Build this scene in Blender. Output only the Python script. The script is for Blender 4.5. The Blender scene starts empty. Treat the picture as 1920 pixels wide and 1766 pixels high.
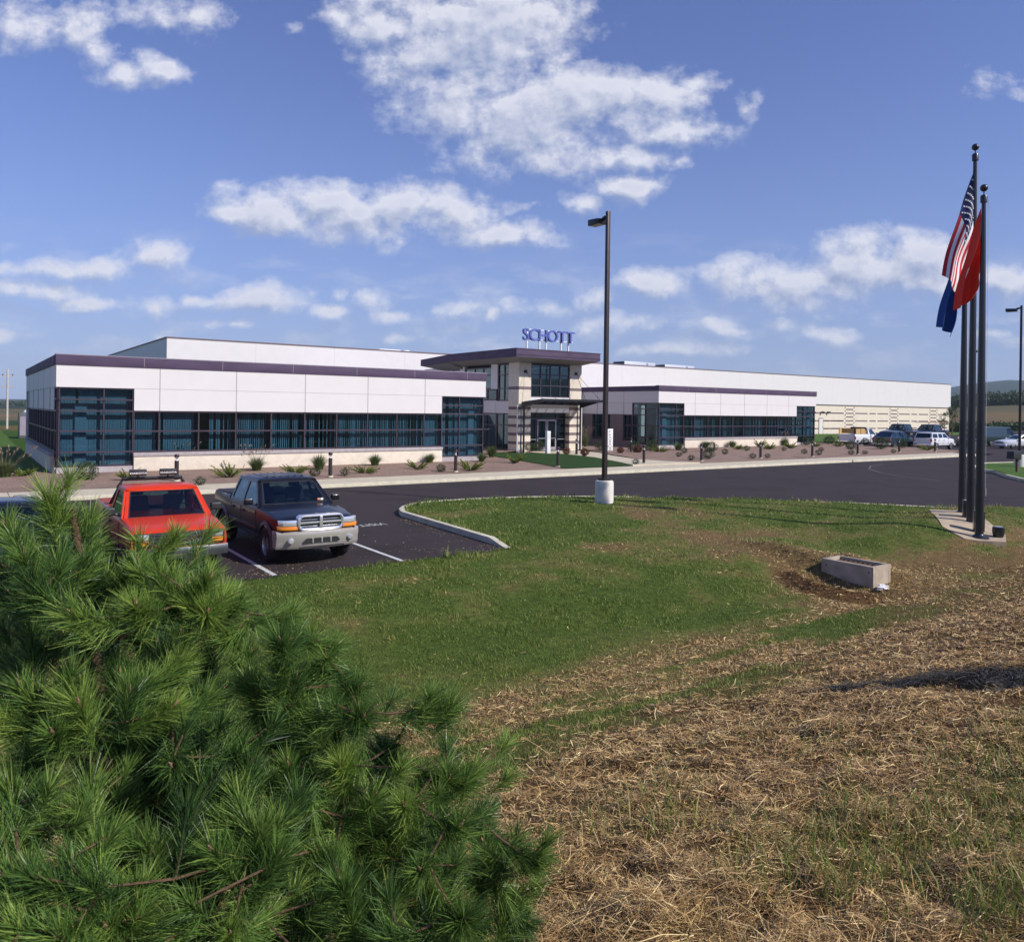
import bpy, bmesh, math, random
import numpy as np
from mathutils import Vector, Matrix, Quaternion
from mathutils.geometry import tessellate_polygon
R_ = math.radians
random.seed(7); RNG = np.random.default_rng(11)
scene = bpy.context.scene; col = scene.collection
# ------------------------------------------------------------------ camera
CAMZ = 3.3; FPX = 1460.0; ROLL = math.atan(.01386)
cd = bpy.data.cameras.new('camera'); cam = bpy.data.objects.new('camera', cd); col.objects.link(cam)
cd.sensor_width = 36; cd.sensor_fit = 'HORIZONTAL'; cd.lens = 36*FPX/1920
cd.clip_start = .05; cd.clip_end = 12000
hor = 754+.01386*960
c_, s_ = math.cos(ROLL), math.sin(ROLL)
dx, dy = 0, 883-hor                      # picture centre relative to the optical axis, in pixels (y down)
cd.shift_x = (c_*dx+s_*dy)/1920; cd.shift_y = -(-s_*dx+c_*dy)/1920
# the camera itself is rolled, so its shift is along its own axes
cd.shift_x = dx/1920; cd.shift_y = -dy/1920
cam.location = (0, 0, CAMZ)
cam.rotation_euler = (Matrix.Rotation(ROLL, 3, 'Y').inverted() @ Matrix.Rotation(R_(90), 3, 'X')).to_euler()
cd.dof.use_dof = True; cd.dof.focus_distance = 26; cd.dof.aperture_fstop = 13
scene.camera = cam
# ------------------------------------------------------------------ light
SUN_EL = 38.0
sun_v = Vector((.902*math.cos(R_(SUN_EL)), -.431*math.cos(R_(SUN_EL)), math.sin(R_(SUN_EL)))).normalized()
sl = bpy.data.lights.new('sun', 'SUN'); sl.energy = 5.0; sl.angle = R_(.55); sl.color = (1, .95, .87)
so = bpy.data.objects.new('sun', sl); col.objects.link(so); so.location = (30, -20, 40)
so.rotation_euler = sun_v.to_track_quat('Z', 'Y').to_euler()
scene.view_settings.view_transform = 'Standard'; scene.view_settings.look = 'None'
scene.view_settings.gamma = 1; scene.view_settings.exposure = .0
scene.cycles.use_denoising = True
scene.cycles.max_bounces = 6; scene.cycles.diffuse_bounces = 3; scene.cycles.glossy_bounces = 3
scene.cycles.transparent_max_bounces = 24; scene.cycles.transmission_bounces = 3
scene.cycles.caustics_reflective = False; scene.cycles.caustics_refractive = False
# ------------------------------------------------------------------ sky: Nishita with cumulus clouds in world directions
# each cloud lump: (x/y, z/y, half width, half height, strength) of its direction
CLOUDS =  [(-0.0615,0.4836,0.1507,0.0514,1.0),(-0.1849,0.4922,0.0651,0.026,0.9),(-0.1023,0.4625,0.0959,0.0479,0.9),(-0.0137,0.4912,0.0959,0.0616,1.0),(-0.0606,0.4152,0.1096,0.0548,0.8),(-0.0052,0.3783,0.1301,0.0548,0.95),(0.0767,0.3965,0.0959,0.0445,1.0),(0.1793,0.4048,0.0651,0.0308,0.9),(0.2271,0.4205,0.0514,0.0123,0.8),(0.1937,0.3605,0.0753,0.026,0.9),(0.1188,0.3252,0.0822,0.0205,0.85),(-0.1003,0.3187,0.0342,0.0192,0.45),(0.0571,0.3277,0.0685,0.0274,0.6),(0.1319,0.3699,0.0616,0.0342,0.8),(-0.2261,0.4964,0.0308,0.0171,0.8),(-0.3185,0.2486,0.0719,0.0288,1.0),(-0.2502,0.2584,0.0479,0.0274,1.0),(-0.1577,0.2597,0.0514,0.0274,1.0),(-0.0857,0.2504,0.0616,0.0288,1.0),(-0.0237,0.2239,0.0651,0.0178,0.9),(-0.2089,0.2419,0.1027,0.0308,0.8),(-0.3527,0.2433,0.0411,0.0171,0.9),(0.1365,0.2857,0.0445,0.0192,1.0),(0.0772,0.2629,0.0411,0.0123,0.8),(0.0169,0.2601,0.0205,0.0096,0.5),(-0.2841,0.4819,0.0137,0.0096,0.5),(-0.6302,0.4929,0.0753,0.0308,0.7),(-0.5513,0.4837,0.0479,0.0342,0.75),(-0.4522,0.4988,0.0959,0.026,0.6),(-0.5059,0.4193,0.0479,0.0192,0.65),(-0.4581,0.4302,0.0342,0.0205,0.8),(-0.5268,0.4498,0.0411,0.024,0.5),(-0.5846,0.1716,0.0959,0.0164,0.75),(-0.4615,0.1849,0.0548,0.0178,0.8),(-0.6185,0.1417,0.089,0.0151,0.75),(-0.5566,0.1288,0.0753,0.0123,0.7),(-0.6467,0.2015,0.0205,0.0082,0.4),(-0.4641,0.1246,0.0308,0.0137,0.85),(-0.406,0.135,0.0205,0.0082,0.7),(-0.3252,0.1375,0.0514,0.0164,0.9),(-0.2311,0.1183,0.0342,0.0096,0.8),(-0.1676,0.1294,0.0308,0.0178,0.6),(-0.1488,0.1112,0.0342,0.011,0.6),(-0.0702,0.1253,0.0445,0.0205,0.75),(-0.0277,0.1211,0.0164,0.011,0.75),(-0.3508,0.1056,0.0342,0.0082,0.6),(0.0359,0.1302,0.0411,0.0123,0.8),(0.0973,0.1434,0.0342,0.0137,0.8),(-0.4534,0.0946,0.0274,0.0068,0.4),(-0.2588,0.1418,0.0103,0.0068,0.4),(-0.2211,0.1403,0.0151,0.0096,0.4),(-0.6485,0.0837,0.0205,0.0096,0.5),(0.1896,0.157,0.0616,0.0233,0.85),(0.2955,0.1769,0.0445,0.026,0.9),(0.3676,0.1676,0.089,0.0329,0.9),(0.4425,0.1995,0.0616,0.0342,1.0),(0.5145,0.1937,0.0548,0.0342,1.0),(0.4086,0.1716,0.1164,0.0308,0.8),(0.6346,0.1782,0.0548,0.0233,0.95),(0.532,0.1631,0.0548,0.024,0.8),(0.1423,0.1097,0.0616,0.0137,0.6),(0.2623,0.1045,0.0411,0.011,0.7),(0.2864,0.0967,0.0342,0.0068,0.6),(0.3924,0.1029,0.0582,0.0123,0.75),(0.225,0.0766,0.0753,0.0082,0.5),(0.4023,0.1305,0.0411,0.0096,0.4),(0.4778,0.1212,0.0479,0.0096,0.3),(0.6219,0.1061,0.0342,0.0068,0.4),(-0.1382,0.0853,0.0616,0.0082,0.4),(-0.0422,0.0798,0.0548,0.0068,0.4),(0.3132,0.1395,0.0342,0.0082,0.4),(0.6038,0.4244,0.0411,0.0178,0.5),(0.6382,0.4111,0.0205,0.0123,0.5),(0.2994,0.3928,0.0123,0.0205,0.5),(0.2045,0.3161,0.024,0.011,0.45),(0.2963,0.3687,0.0096,0.0137,0.3)]
w = bpy.data.worlds.new('World'); scene.world = w; w.use_nodes = True
nt = w.node_tree; nt.nodes.clear()
def N(t, **k):
    n = nt.nodes.new(t)
    for a, b in k.items(): setattr(n, a, b)
    return n
def L(a, b): nt.links.new(a, b)
def MA(op, a, b=None, c=None, clamp=False):
    n = N('ShaderNodeMath', operation=op); n.use_clamp = clamp
    for i, v in enumerate((a, b, c)):
        if v is None: continue
        if isinstance(v, (int, float)): n.inputs[i].default_value = v
        else: L(v, n.inputs[i])
    return n.outputs[0]
sky = N('ShaderNodeTexSky', sky_type='NISHITA'); sky.sun_disc = False
sky.sun_elevation = R_(SUN_EL); sky.sun_rotation = math.atan2(.902, -.431)
sky.altitude = 100; sky.air_density = 1.0; sky.dust_density = .4; sky.ozone_density = 3.0
tint = N('ShaderNodeMix', data_type='RGBA', blend_type='MULTIPLY'); tint.inputs['Factor'].default_value = 1
L(sky.outputs[0], tint.inputs['A']); tint.inputs['B'].default_value = (.97, 1.02, 1.56, 1)
tc = N('ShaderNodeTexCoord'); sep = N('ShaderNodeSeparateXYZ'); L(tc.outputs['Generated'], sep.inputs[0])
ay = MA('MAXIMUM', MA('ABSOLUTE', sep.outputs[1]), .02)
uu = MA('DIVIDE', sep.outputs[0], ay); ww = MA('DIVIDE', sep.outputs[2], ay)
cmb = N('ShaderNodeCombineXYZ'); L(uu, cmb.inputs[0]); L(ww, cmb.inputs[1])
UV = cmb.outputs[0]
def fbm(vec, scale, detail, rough, stretch=1.0):
    mp = N('ShaderNodeMapping'); mp.inputs['Scale'].default_value = (1, stretch, 1)
    L(vec, mp.inputs[0]); n = N('ShaderNodeTexNoise', noise_dimensions='2D')
    n.inputs['Scale'].default_value = scale; n.inputs['Detail'].default_value = detail; n.inputs['Roughness'].default_value = rough
    L(mp.outputs[0], n.inputs['Vector']); return n.outputs[0]
def cloud_field(uv):
    """cloud lumps, their outlines broken up by noise; returns (lump value, total field)"""
    nw = N('ShaderNodeTexNoise', noise_dimensions='2D'); nw.inputs['Scale'].default_value = 9; nw.inputs['Detail'].default_value = 3
    L(uv, nw.inputs['Vector'])
    wv = N('ShaderNodeVectorMath', operation='SUBTRACT'); L(nw.outputs['Color'], wv.inputs[0]); wv.inputs[1].default_value = (.5, .5, .5)
    wv2 = N('ShaderNodeVectorMath', operation='MULTIPLY_ADD'); L(wv.outputs[0], wv2.inputs[0]); wv2.inputs[1].default_value = (.075, .042, 0); L(uv, wv2.inputs[2])
    acc = None
    for (x, z, rx, rz, s) in CLOUDS:
        g = N('ShaderNodeTexGradient', gradient_type='SPHERICAL')
        sx, sz = 1/(rx*1.65), 1/(rz*1.75)
        g.texture_mapping.scale = (sx, sz, 0); g.texture_mapping.translation = (-x*sx, -z*sz, 0)
        L(wv2.outputs[0], g.inputs[0])
        acc = MA('MULTIPLY', g.outputs[1], s) if acc is None else MA('MAXIMUM', acc, MA('MULTIPLY', g.outputs[1], s))
    big = MA('MULTIPLY', MA('SUBTRACT', fbm(uv, 14, 9, .62, 1.3), .5), 2.4); fine = MA('MULTIPLY', MA('SUBTRACT', fbm(uv, 48, 8, .60, 1.2), .5), .62)
    return acc, MA('ADD', MA('MULTIPLY', acc, 1.9), MA('ADD', big, fine))
acc, f1 = cloud_field(UV)
ofs = N('ShaderNodeVectorMath', operation='ADD'); L(UV, ofs.inputs[0]); ofs.inputs[1].default_value = (.010, .017, 0)   # a little towards the sun
_, f2 = cloud_field(ofs.outputs[0])
dens = MA('MULTIPLY', MA('SUBTRACT', f1, .36), 1.05, clamp=True)
gate = MA('MULTIPLY', MA('SUBTRACT', acc, .03), 6, clamp=True)
dens = MA('MULTIPLY', MA('SMOOTH_MIN', dens, 1, .1), gate, clamp=True)
dens = MA('POWER', dens, 1.1)
# faint veils and small scraps low over the horizon
low = MA('MULTIPLY', MA('MULTIPLY', MA('SUBTRACT', ww, .02), 16, clamp=True), MA('SUBTRACT', 1.0, MA('MULTIPLY', MA('SUBTRACT', ww, .13), 9, clamp=True), clamp=True))
veil = MA('MULTIPLY', MA('MULTIPLY', MA('SUBTRACT', fbm(UV, 10, 9, .6, 3.4), .47), 3.6, clamp=True), MA('MULTIPLY', low, .55))
dens = MA('MAXIMUM', dens, veil)
lit = MA('ADD', MA('MULTIPLY', MA('SUBTRACT', f1, f2), .85), .62, clamp=True)
thick = MA('MULTIPLY', MA('SUBTRACT', f1, 1.0), .28, clamp=True)
shade = MA('SUBTRACT', lit, thick, clamp=True)
cc = N('ShaderNodeMix', data_type='RGBA'); L(shade, cc.inputs['Factor'])
cc.inputs['A'].default_value = (3.9, 4.7, 7.0, 1); cc.inputs['B'].default_value = (10.0, 10.0, 10.9, 1)
elev = MA('MAXIMUM', sep.outputs[2], 0.0)
hzf = MA('MULTIPLY', MA('POWER', 2.718, MA('MULTIPLY', elev, -5.6)), .86)
hm = N('ShaderNodeMix', data_type='RGBA'); L(hzf, hm.inputs['Factor']); L(tint.outputs['Result'], hm.inputs['A']); hm.inputs['B'].default_value = (3.7, 4.9, 7.6, 1)
mx = N('ShaderNodeMix', data_type='RGBA'); L(MA('MULTIPLY', dens, .93), mx.inputs['Factor'])
L(hm.outputs['Result'], mx.inputs['A']); L(cc.outputs['Result'], mx.inputs['B'])
bg = N('ShaderNodeBackground'); bg.inputs[1].default_value = .088; L(mx.outputs['Result'], bg.inputs[0])
wo = N('ShaderNodeOutputWorld'); L(bg.outputs[0], wo.inputs[0])
w.cycles.sampling_method = 'MANUAL'; w.cycles.sample_map_resolution = 256
# ------------------------------------------------------------------ frames
AO = (-16.9765, 35.1899); DX = (.81719, .57637)
ANG = math.atan2(DX[1], DX[0])
def W(a, b, z=0): return Vector((AO[0]+a*DX[0]-b*DX[1], AO[1]+a*DX[1]+b*DX[0], z))
def ABof(X, Y): return ((X-AO[0])*DX[0]+(Y-AO[1])*DX[1], -(X-AO[0])*DX[1]+(Y-AO[1])*DX[0])
# ------------------------------------------------------------------ materials
MATS = {}
def mat(name, base, rough=.6, metal=0., var=.12, scale=6., detail=4, bump=0., bscale=40., coat=0., spec=.5, stretch=(1, 1, 1), var2=0, scale2=.5, tintc=None):
    if name in MATS: return MATS[name]
    m = bpy.data.materials.new(name); m.use_nodes = True; t = m.node_tree; b = t.nodes['Principled BSDF']
    b.inputs['Roughness'].default_value = rough; b.inputs['Metallic'].default_value = metal
    b.inputs['Specular IOR Level'].default_value = spec
    if coat: b.inputs['Coat Weight'].default_value = coat; b.inputs['Coat Roughness'].default_value = .04
    g = t.nodes.new('ShaderNodeNewGeometry'); mp = t.nodes.new('ShaderNodeMapping'); mp.inputs['Scale'].default_value = stretch
    t.links.new(g.outputs['Position'], mp.inputs[0])
    def noise(s, d=4):
        n = t.nodes.new('ShaderNodeTexNoise'); n.inputs['Scale'].default_value = s; n.inputs['Detail'].default_value = d
        t.links.new(mp.outputs[0], n.inputs['Vector']); return n.outputs[0]
    def rampmix(fac, lo, hi, a, bcol):
        mr = t.nodes.new('ShaderNodeMapRange'); mr.inputs[1].default_value = lo; mr.inputs[2].default_value = hi
        t.links.new(fac, mr.inputs[0]); x = t.nodes.new('ShaderNodeMix'); x.data_type = 'RGBA'
        t.links.new(mr.outputs[0], x.inputs['Factor'])
        for s, v in (('A', a), ('B', bcol)):
            if isinstance(v, tuple): x.inputs[s].default_value = (*v[:3], 1)
            else: t.links.new(v, x.inputs[s])
        return x.outputs['Result']
    lo = tuple(c*(1-var) for c in base); hi = tuple(min(1, c*(1+var)) for c in base)
    c = rampmix(noise(scale, detail), .3, .7, lo, hi)
    if var2:
        c2 = tintc or tuple(v*(1-var2) for v in base)
        c = rampmix(noise(scale2, 5), .48, .72, c, c2)
    t.links.new(c, b.inputs['Base Color'])
    if bump:
        bn = t.nodes.new('ShaderNodeBump'); bn.inputs['Strength'].default_value = bump; bn.inputs['Distance'].default_value = .01
        t.links.new(noise(bscale, 5), bn.inputs['Height']); t.links.new(bn.outputs[0], b.inputs['Normal'])
    MATS[name] = m; return m
def glass(name, tint, boost=1.0, rough=.01):
    if name in MATS: return MATS[name]
    m = bpy.data.materials.new(name); m.use_nodes = True; t = m.node_tree; t.nodes.clear()
    o = t.nodes.new('ShaderNodeOutputMaterial'); mix = t.nodes.new('ShaderNodeMixShader'); f = t.nodes.new('ShaderNodeFresnel')
    ge = t.nodes.new('ShaderNodeNewGeometry'); mi = t.nodes.new('ShaderNodeMapRange'); mi.inputs[3].default_value = 1.52; mi.inputs[4].default_value = 1/1.52
    t.links.new(ge.outputs['Backfacing'], mi.inputs[0]); t.links.new(mi.outputs[0], f.inputs[0]); k = t.nodes.new('ShaderNodeMath'); k.operation = 'MULTIPLY'; k.inputs[1].default_value = boost; k.use_clamp = True
    tr = t.nodes.new('ShaderNodeBsdfTransparent'); tr.inputs[0].default_value = (*tint, 1)
    gl = t.nodes.new('ShaderNodeBsdfGlossy'); gl.inputs['Roughness'].default_value = rough; gl.inputs[0].default_value = (.72, .9, 1, 1)
    t.links.new(f.outputs[0], k.inputs[0]); t.links.new(k.outputs[0], mix.inputs[0]); t.links.new(tr.outputs[0], mix.inputs[1])
    t.links.new(gl.outputs[0], mix.inputs[2]); t.links.new(mix.outputs[0], o.inputs[0]); MATS[name] = m; return m
def leafmat(name, c1, c2, trans=.35, rough=.5, attr=None, c3=None):
    """two-tone by a per-leaf value stored on the mesh (leaf tone; for the pine also shade inside the crown), some light passes through"""
    if name in MATS: return MATS[name]
    m = bpy.data.materials.new(name); m.use_nodes = True; t = m.node_tree; b = t.nodes['Principled BSDF']; o = t.nodes['Material Output']
    b.inputs['Roughness'].default_value = rough; b.inputs['Specular IOR Level'].default_value = .35
    a = t.nodes.new('ShaderNodeAttribute'); a.attribute_name = attr or 'tone'
    r = t.nodes.new('ShaderNodeValToRGB'); r.color_ramp.elements[0].color = (*c1, 1); r.color_ramp.elements[1].color = (*c2, 1)
    if c3: e = r.color_ramp.elements.new(.5); e.color = (*c3, 1)
    t.links.new(a.outputs['Fac'], r.inputs[0]); t.links.new(r.outputs[0], b.inputs['Base Color'])
    tl = t.nodes.new('ShaderNodeBsdfTranslucent'); t.links.new(r.outputs[0], tl.inputs[0])
    mx = t.nodes.new('ShaderNodeMixShader'); mx.inputs[0].default_value = trans
    t.links.new(b.outputs[0], mx.inputs[1]); t.links.new(tl.outputs[0], mx.inputs[2]); t.links.new(mx.outputs[0], o.inputs[0])
    MATS[name] = m; return m
# ------------------------------------------------------------------ object helpers
def tag(o, label=None, cat=None, group=None, kind=None):
    if label: o['label'] = label
    if cat: o['category'] = cat
    if group: o['group'] = group
    if kind: o['kind'] = kind
    return o
def empty(name, loc=(0, 0, 0), rz=0, label=None, cat=None, group=None):
    o = bpy.data.objects.new(name, None); col.objects.link(o); o.location = loc; o.rotation_euler = (0, 0, rz); o.empty_display_size = .2
    return tag(o, label, cat, group)
def link(name, me, m, parent=None, loc=None, rz=None, smooth=None):
    o = bpy.data.objects.new(name, me); col.objects.link(o)
    if m is not None and len(me.materials) == 0: me.materials.append(m)
    if parent is not None: o.parent = parent
    if loc is not None: o.location = loc
    if rz is not None: o.rotation_euler = (0, 0, rz)
    if smooth is not None:
        me.polygons.foreach_set('use_smooth', [True]*len(me.polygons)); me.set_sharp_from_angle(angle=R_(smooth))
    return o
class MB:
    def __init__(s): s.v = []; s.f = []
    def add(s, vs, fs):
        k = len(s.v); s.v += [tuple(v) for v in vs]; s.f += [tuple(i+k for i in f) for f in fs]; return s
    def box(s, x0, x1, y0, y1, z0, z1):
        x0, x1 = sorted((x0, x1)); y0, y1 = sorted((y0, y1)); z0, z1 = sorted((z0, z1))
        return s.add([(x0, y0, z0), (x1, y0, z0), (x1, y1, z0), (x0, y1, z0), (x0, y0, z1), (x1, y0, z1), (x1, y1, z1), (x0, y1, z1)],
              [(0, 3, 2, 1), (4, 5, 6, 7), (0, 1, 5, 4), (1, 2, 6, 5), (2, 3, 7, 6), (3, 0, 4, 7)])
    def prism(s, pts, z0, z1):
        n = len(pts); a = sum(pts[i][0]*pts[(i+1) % n][1]-pts[(i+1) % n][0]*pts[i][1] for i in range(n))
        if a < 0: pts = pts[::-1]
        T = tessellate_polygon([[Vector((x, y, 0)) for x, y in pts]]); T2 = []
        for i, j, k in T:
            cr = (pts[j][0]-pts[i][0])*(pts[k][1]-pts[i][1])-(pts[j][1]-pts[i][1])*(pts[k][0]-pts[i][0])
            if abs(cr) > 1e-9: T2.append((i, j, k) if cr > 0 else (i, k, j))
        return s.add([(x, y, z0) for x, y in pts]+[(x, y, z1) for x, y in pts],
              [t[::-1] for t in T2]+[tuple(n+i for i in t) for t in T2]+[(i, (i+1) % n, n+(i+1) % n, n+i) for i in range(n)])
    def tube(s, pts, rad, n=8, cap=True):
        pts = [Vector(p) for p in pts]; rad = rad if isinstance(rad, (list, tuple)) else [rad]*len(pts); k = len(s.v); up = None
        for i, p in enumerate(pts):
            d = (pts[min(i+1, len(pts)-1)]-pts[max(i-1, 0)]).normalized()
            if up is None: up = Vector((0, 0, 1)) if abs(d.z) < .9 else Vector((1, 0, 0))
            x = d.cross(up).normalized(); y = x.cross(d).normalized(); up = y
            for j in range(n):
                t = 2*math.pi*j/n; s.v.append(tuple(p+(x*math.cos(t)+y*math.sin(t))*rad[i]))
        for i in range(len(pts)-1):
            for j in range(n): s.f.append((k+i*n+j, k+i*n+(j+1) % n, k+(i+1)*n+(j+1) % n, k+(i+1)*n+j))
        if cap: s.f.append(tuple(k+j for j in range(n))[::-1]); s.f.append(tuple(k+(len(pts)-1)*n+j for j in range(n)))
        return s
    def lathe(s, prof, n=24, c=(0, 0, 0), axis='Z'):
        k = len(s.v)
        for (r, h) in prof:
            for j in range(n):
                t = 2*math.pi*j/n; x, y = r*math.cos(t), r*math.sin(t)
                p = (x, y, h) if axis == 'Z' else ((x, h, -y) if axis == 'Y' else (h, x, y))
                s.v.append((p[0]+c[0], p[1]+c[1], p[2]+c[2]))
        for i in range(len(prof)-1):
            for j in range(n): s.f.append((k+i*n+j, k+i*n+(j+1) % n, k+(i+1)*n+(j+1) % n, k+(i+1)*n+j))
        return s
    def mesh(s, name='m'):
        me = bpy.data.meshes.new(name); me.from_pydata(s.v, [], s.f); me.validate(); me.update(); return me
    def build(s, name, m, parent=None, bevel=0, smooth=None, seg=2, loc=None, rz=None, fix=True):
        me = s.mesh(name)
        if fix or bevel:
            bm = bmesh.new(); bm.from_mesh(me)
            bmesh.ops.recalc_face_normals(bm, faces=bm.faces)
            if bevel:
                es = [e for e in bm.edges if len(e.link_faces) == 2 and e.calc_face_angle(0) > .5]
                bmesh.ops.bevel(bm, geom=es, offset=bevel, segments=seg, profile=.6, affect='EDGES', clamp_overlap=True)
            bm.to_mesh(me); bm.free()
        return link(name, me, m, parent, loc, rz, smooth if smooth is not None else (40 if bevel else None))
def addto(o, mb, m):
    """add more geometry of another material to a finished part"""
    me = o.data; k = len(me.materials); me.materials.append(m); bm = bmesh.new(); bm.from_mesh(me)
    vs = [bm.verts.new(v) for v in mb.v]
    for f in mb.f:
        try: nf = bm.faces.new([vs[i] for i in f]); nf.material_index = k
        except ValueError: pass
    bm.to_mesh(me); bm.free(); return o
def copy_tree(o, parent=None):
    c = o.copy(); col.objects.link(c); c.parent = parent
    for ch in list(o.children): copy_tree(ch, c)
    return c
def text_mesh(txt, size, depth=.0, align='CENTER', sx=1.0, bevel=0, offset=0):
    cu = bpy.data.curves.new('t', 'FONT'); cu.body = txt; cu.size = size; cu.extrude = depth; cu.align_x = align; cu.align_y = 'BOTTOM_BASELINE'
    cu.bevel_depth = bevel; cu.offset = offset
    o = bpy.data.objects.new('t', cu); col.objects.link(o); dg = bpy.context.evaluated_depsgraph_get()
    me = bpy.data.meshes.new_from_object(o.evaluated_get(dg)); bpy.data.objects.remove(o); bpy.data.curves.remove(cu)
    me.transform(Matrix.Diagonal((sx, 1, 1, 1))); me.materials.clear(); return me
def big_mesh(name, verts, faces_flat, nper, tone=None, m=None):
    """fast mesh from numpy arrays: verts (n,3), faces_flat indices, nper = loops per face"""
    me = bpy.data.meshes.new(name); nv = len(verts); nf = len(faces_flat)//nper
    me.vertices.add(nv); me.vertices.foreach_set('co', np.ascontiguousarray(verts, dtype=np.float32).ravel())
    me.loops.add(len(faces_flat)); me.loops.foreach_set('vertex_index', np.ascontiguousarray(faces_flat, dtype=np.int32).ravel())
    me.polygons.add(nf); me.polygons.foreach_set('loop_start', np.arange(0, nf*nper, nper, dtype=np.int32))
    if tone is not None:
        at = me.attributes.new('tone', 'FLOAT', 'POINT'); at.data.foreach_set('value', np.ascontiguousarray(tone, dtype=np.float32))
    me.update(calc_edges=True)
    if m: me.materials.append(m)
    return me
def vnoise(x, y, seed=0):
    xi = np.floor(x).astype(np.int64); yi = np.floor(y).astype(np.int64); fx = x-xi; fy = y-yi
    def h(a, b):
        n = (a*374761393+b*668265263+seed*974711) & 0x7fffffff; n = ((n ^ (n >> 13))*1274126177) & 0x7fffffff
        return ((n ^ (n >> 16)) & 0xffff)/65535.0
    sx = fx*fx*(3-2*fx); sy = fy*fy*(3-2*fy)
    return (h(xi, yi)*(1-sx)+h(xi+1, yi)*sx)*(1-sy)+(h(xi, yi+1)*(1-sx)+h(xi+1, yi+1)*sx)*sy
def fbmn(x, y, oct=4, seed=0):
    s = 0; a = .5; t = 0
    for i in range(oct): s = s+a*vnoise(x*2**i, y*2**i, seed+i*17); t += a; a *= .5
    return s/t
# ================================================================== ground heights
def sstep(e0, e1, x):
    t = np.clip((x-e0)/(e1-e0), 0, 1); return t*t*(3-2*t)
# lawn outline towards the asphalt (world X, Y), from the car park on the left round the island to the right
def ABp(a, b): v = W(a, b); return (v.x, v.y)
LAWN_EDGE = [ABp(-60, -23.75), ABp(-1.4, -23.65), ABp(3.6, -23.55), ABp(4.2, -23.45), ABp(4.5, -18.6)]
for k in range(1, 7):       # rounded corner
    t = k/6*math.pi/2; LAWN_EDGE.append(ABp(4.5+2.4*(1-math.cos(t)), -18.0+2.6*math.sin(t)))
LAWN_EDGE += [(-1.35, 27.35), (.8, 28.25), (3.6, 28.75), (6.7, 28.9), (9.8, 28.9), (12.5, 28.5), (15.6, 27.35), (18.6, 25.5), (24, 21.2), (32, 13.5), (44, 0), (52, -12)]
KERB_FROM = 3
def edge_dist(X, Y):
    """signed distance to the lawn outline, positive on the lawn (camera) side"""
    P = np.array(LAWN_EDGE); best = np.full(X.shape, 1e9); sgn = np.ones(X.shape)
    for i in range(len(P)-1):
        a, b = P[i], P[i+1]; d = b-a; L2 = d@d
        t = np.clip(((X-a[0])*d[0]+(Y-a[1])*d[1])/L2, 0, 1); qx = a[0]+t*d[0]-X; qy = a[1]+t*d[1]-Y; q = np.hypot(qx, qy)
        cr = d[0]*(Y-a[1])-d[1]*(X-a[0]); m = q < best-1e-9; best = np.where(m, q, best); sgn = np.where(m, np.where(cr <= 0, 1, -1), sgn)
    return best*sgn
def in_poly(X, Y, P):
    r = np.zeros(X.shape, bool); n = len(P)
    for i in range(n):
        (x0, y0), (x1, y1) = P[i], P[(i+1) % n]
        c = ((y0 > Y) != (y1 > Y)) & (X < (x1-x0)*(Y-y0)/((y1-y0) if abs(y1-y0) > 1e-12 else 1e-12)+x0); r ^= c
    return r
LAWN_POLY = LAWN_EDGE+[(52, -40), (-80, -40), (-80, LAWN_EDGE[0][1])]
def heights(X, Y):
    X = np.asarray(X, float); Y = np.asarray(Y, float)
    a = (X-AO[0])*DX[0]+(Y-AO[1])*DX[1]; b = -(X-AO[0])*DX[1]+(Y-AO[1])*DX[0]
    z = np.interp(b, [-60, -46, -42, -38.5, -35, -31.6, -30.2, -28.8, -26.5, -24.2, -22, -18, -12], [3.3, 3.0, 2.35, 1.66, .86, -.22, -.40, -.36, -.12, .02, .08, .13, .16])
    z = z+.42*sstep(12, 15.5, a)*np.exp(-((b+27.4)/2.0)**2)
    isl = sstep(4.0, 7.5, a)*sstep(-27, -22, b)
    z = z+isl*.10*sstep(0, 3, edge_dist(X, Y))
    z = z+.16*(fbmn(X*.22, Y*.22, 3, 5)-.5)*sstep(-24, -28, b)+.05*(fbmn(X*1.1, Y*1.1, 3, 9)-.5)+(.07*(fbmn(X*2.7, Y*2.7, 2, 3)-.5)+.075*(fbmn(X*6.5, Y*6.5, 2, 13)-.5))*sstep(-30.6, -32.5, b)
    # scrape around the drain box and the earth berm beside it
    da = a-9.2; db = b+29.35
    z = z-.27*np.exp(-((da+.20)/.42)**2-((db-.5)/1.05)**2)
    z = z+.24*sstep(9.55, 9.95, a)*np.exp(-((a-10.1)/1.1)**2)*sstep(-28.9, -28.1, b)*sstep(-25, -26.8, b)+.26*sstep(10.15, 10.6, a)*np.exp(-((b+28.8)/.8)**2)*np.exp(-((a-10.6)/.9)**2)
    rr = np.hypot(a-9.75, (b+28.9)*.9); th = np.arctan2(b+28.9, a-9.75)
    berm = np.exp(-((rr-1.25)/.16)**2)*sstep(2.0, 2.5, np.abs(th))
    z = z+.17*berm*(.7+.6*fbmn(X*4, Y*4, 3, 2))
    z = z-.17*np.exp(-((rr-1.72)/.20)**2)*sstep(2.2, 2.6, np.abs(th))
    return z
def hz(x, y): return float(heights(np.array([x]), np.array([y]))[0])
def straw_mask(a, b, X, Y):
    b0 = np.minimum(-33.2+.18*(a+3.5), -30.7)
    return sstep(1.5, -1.1, b-b0+3.0*(fbmn(a*.25, b*1.0, 4, 4)-.5)+1.4*(fbmn(X*1.4, Y*1.4, 3, 14)-.5))
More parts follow.
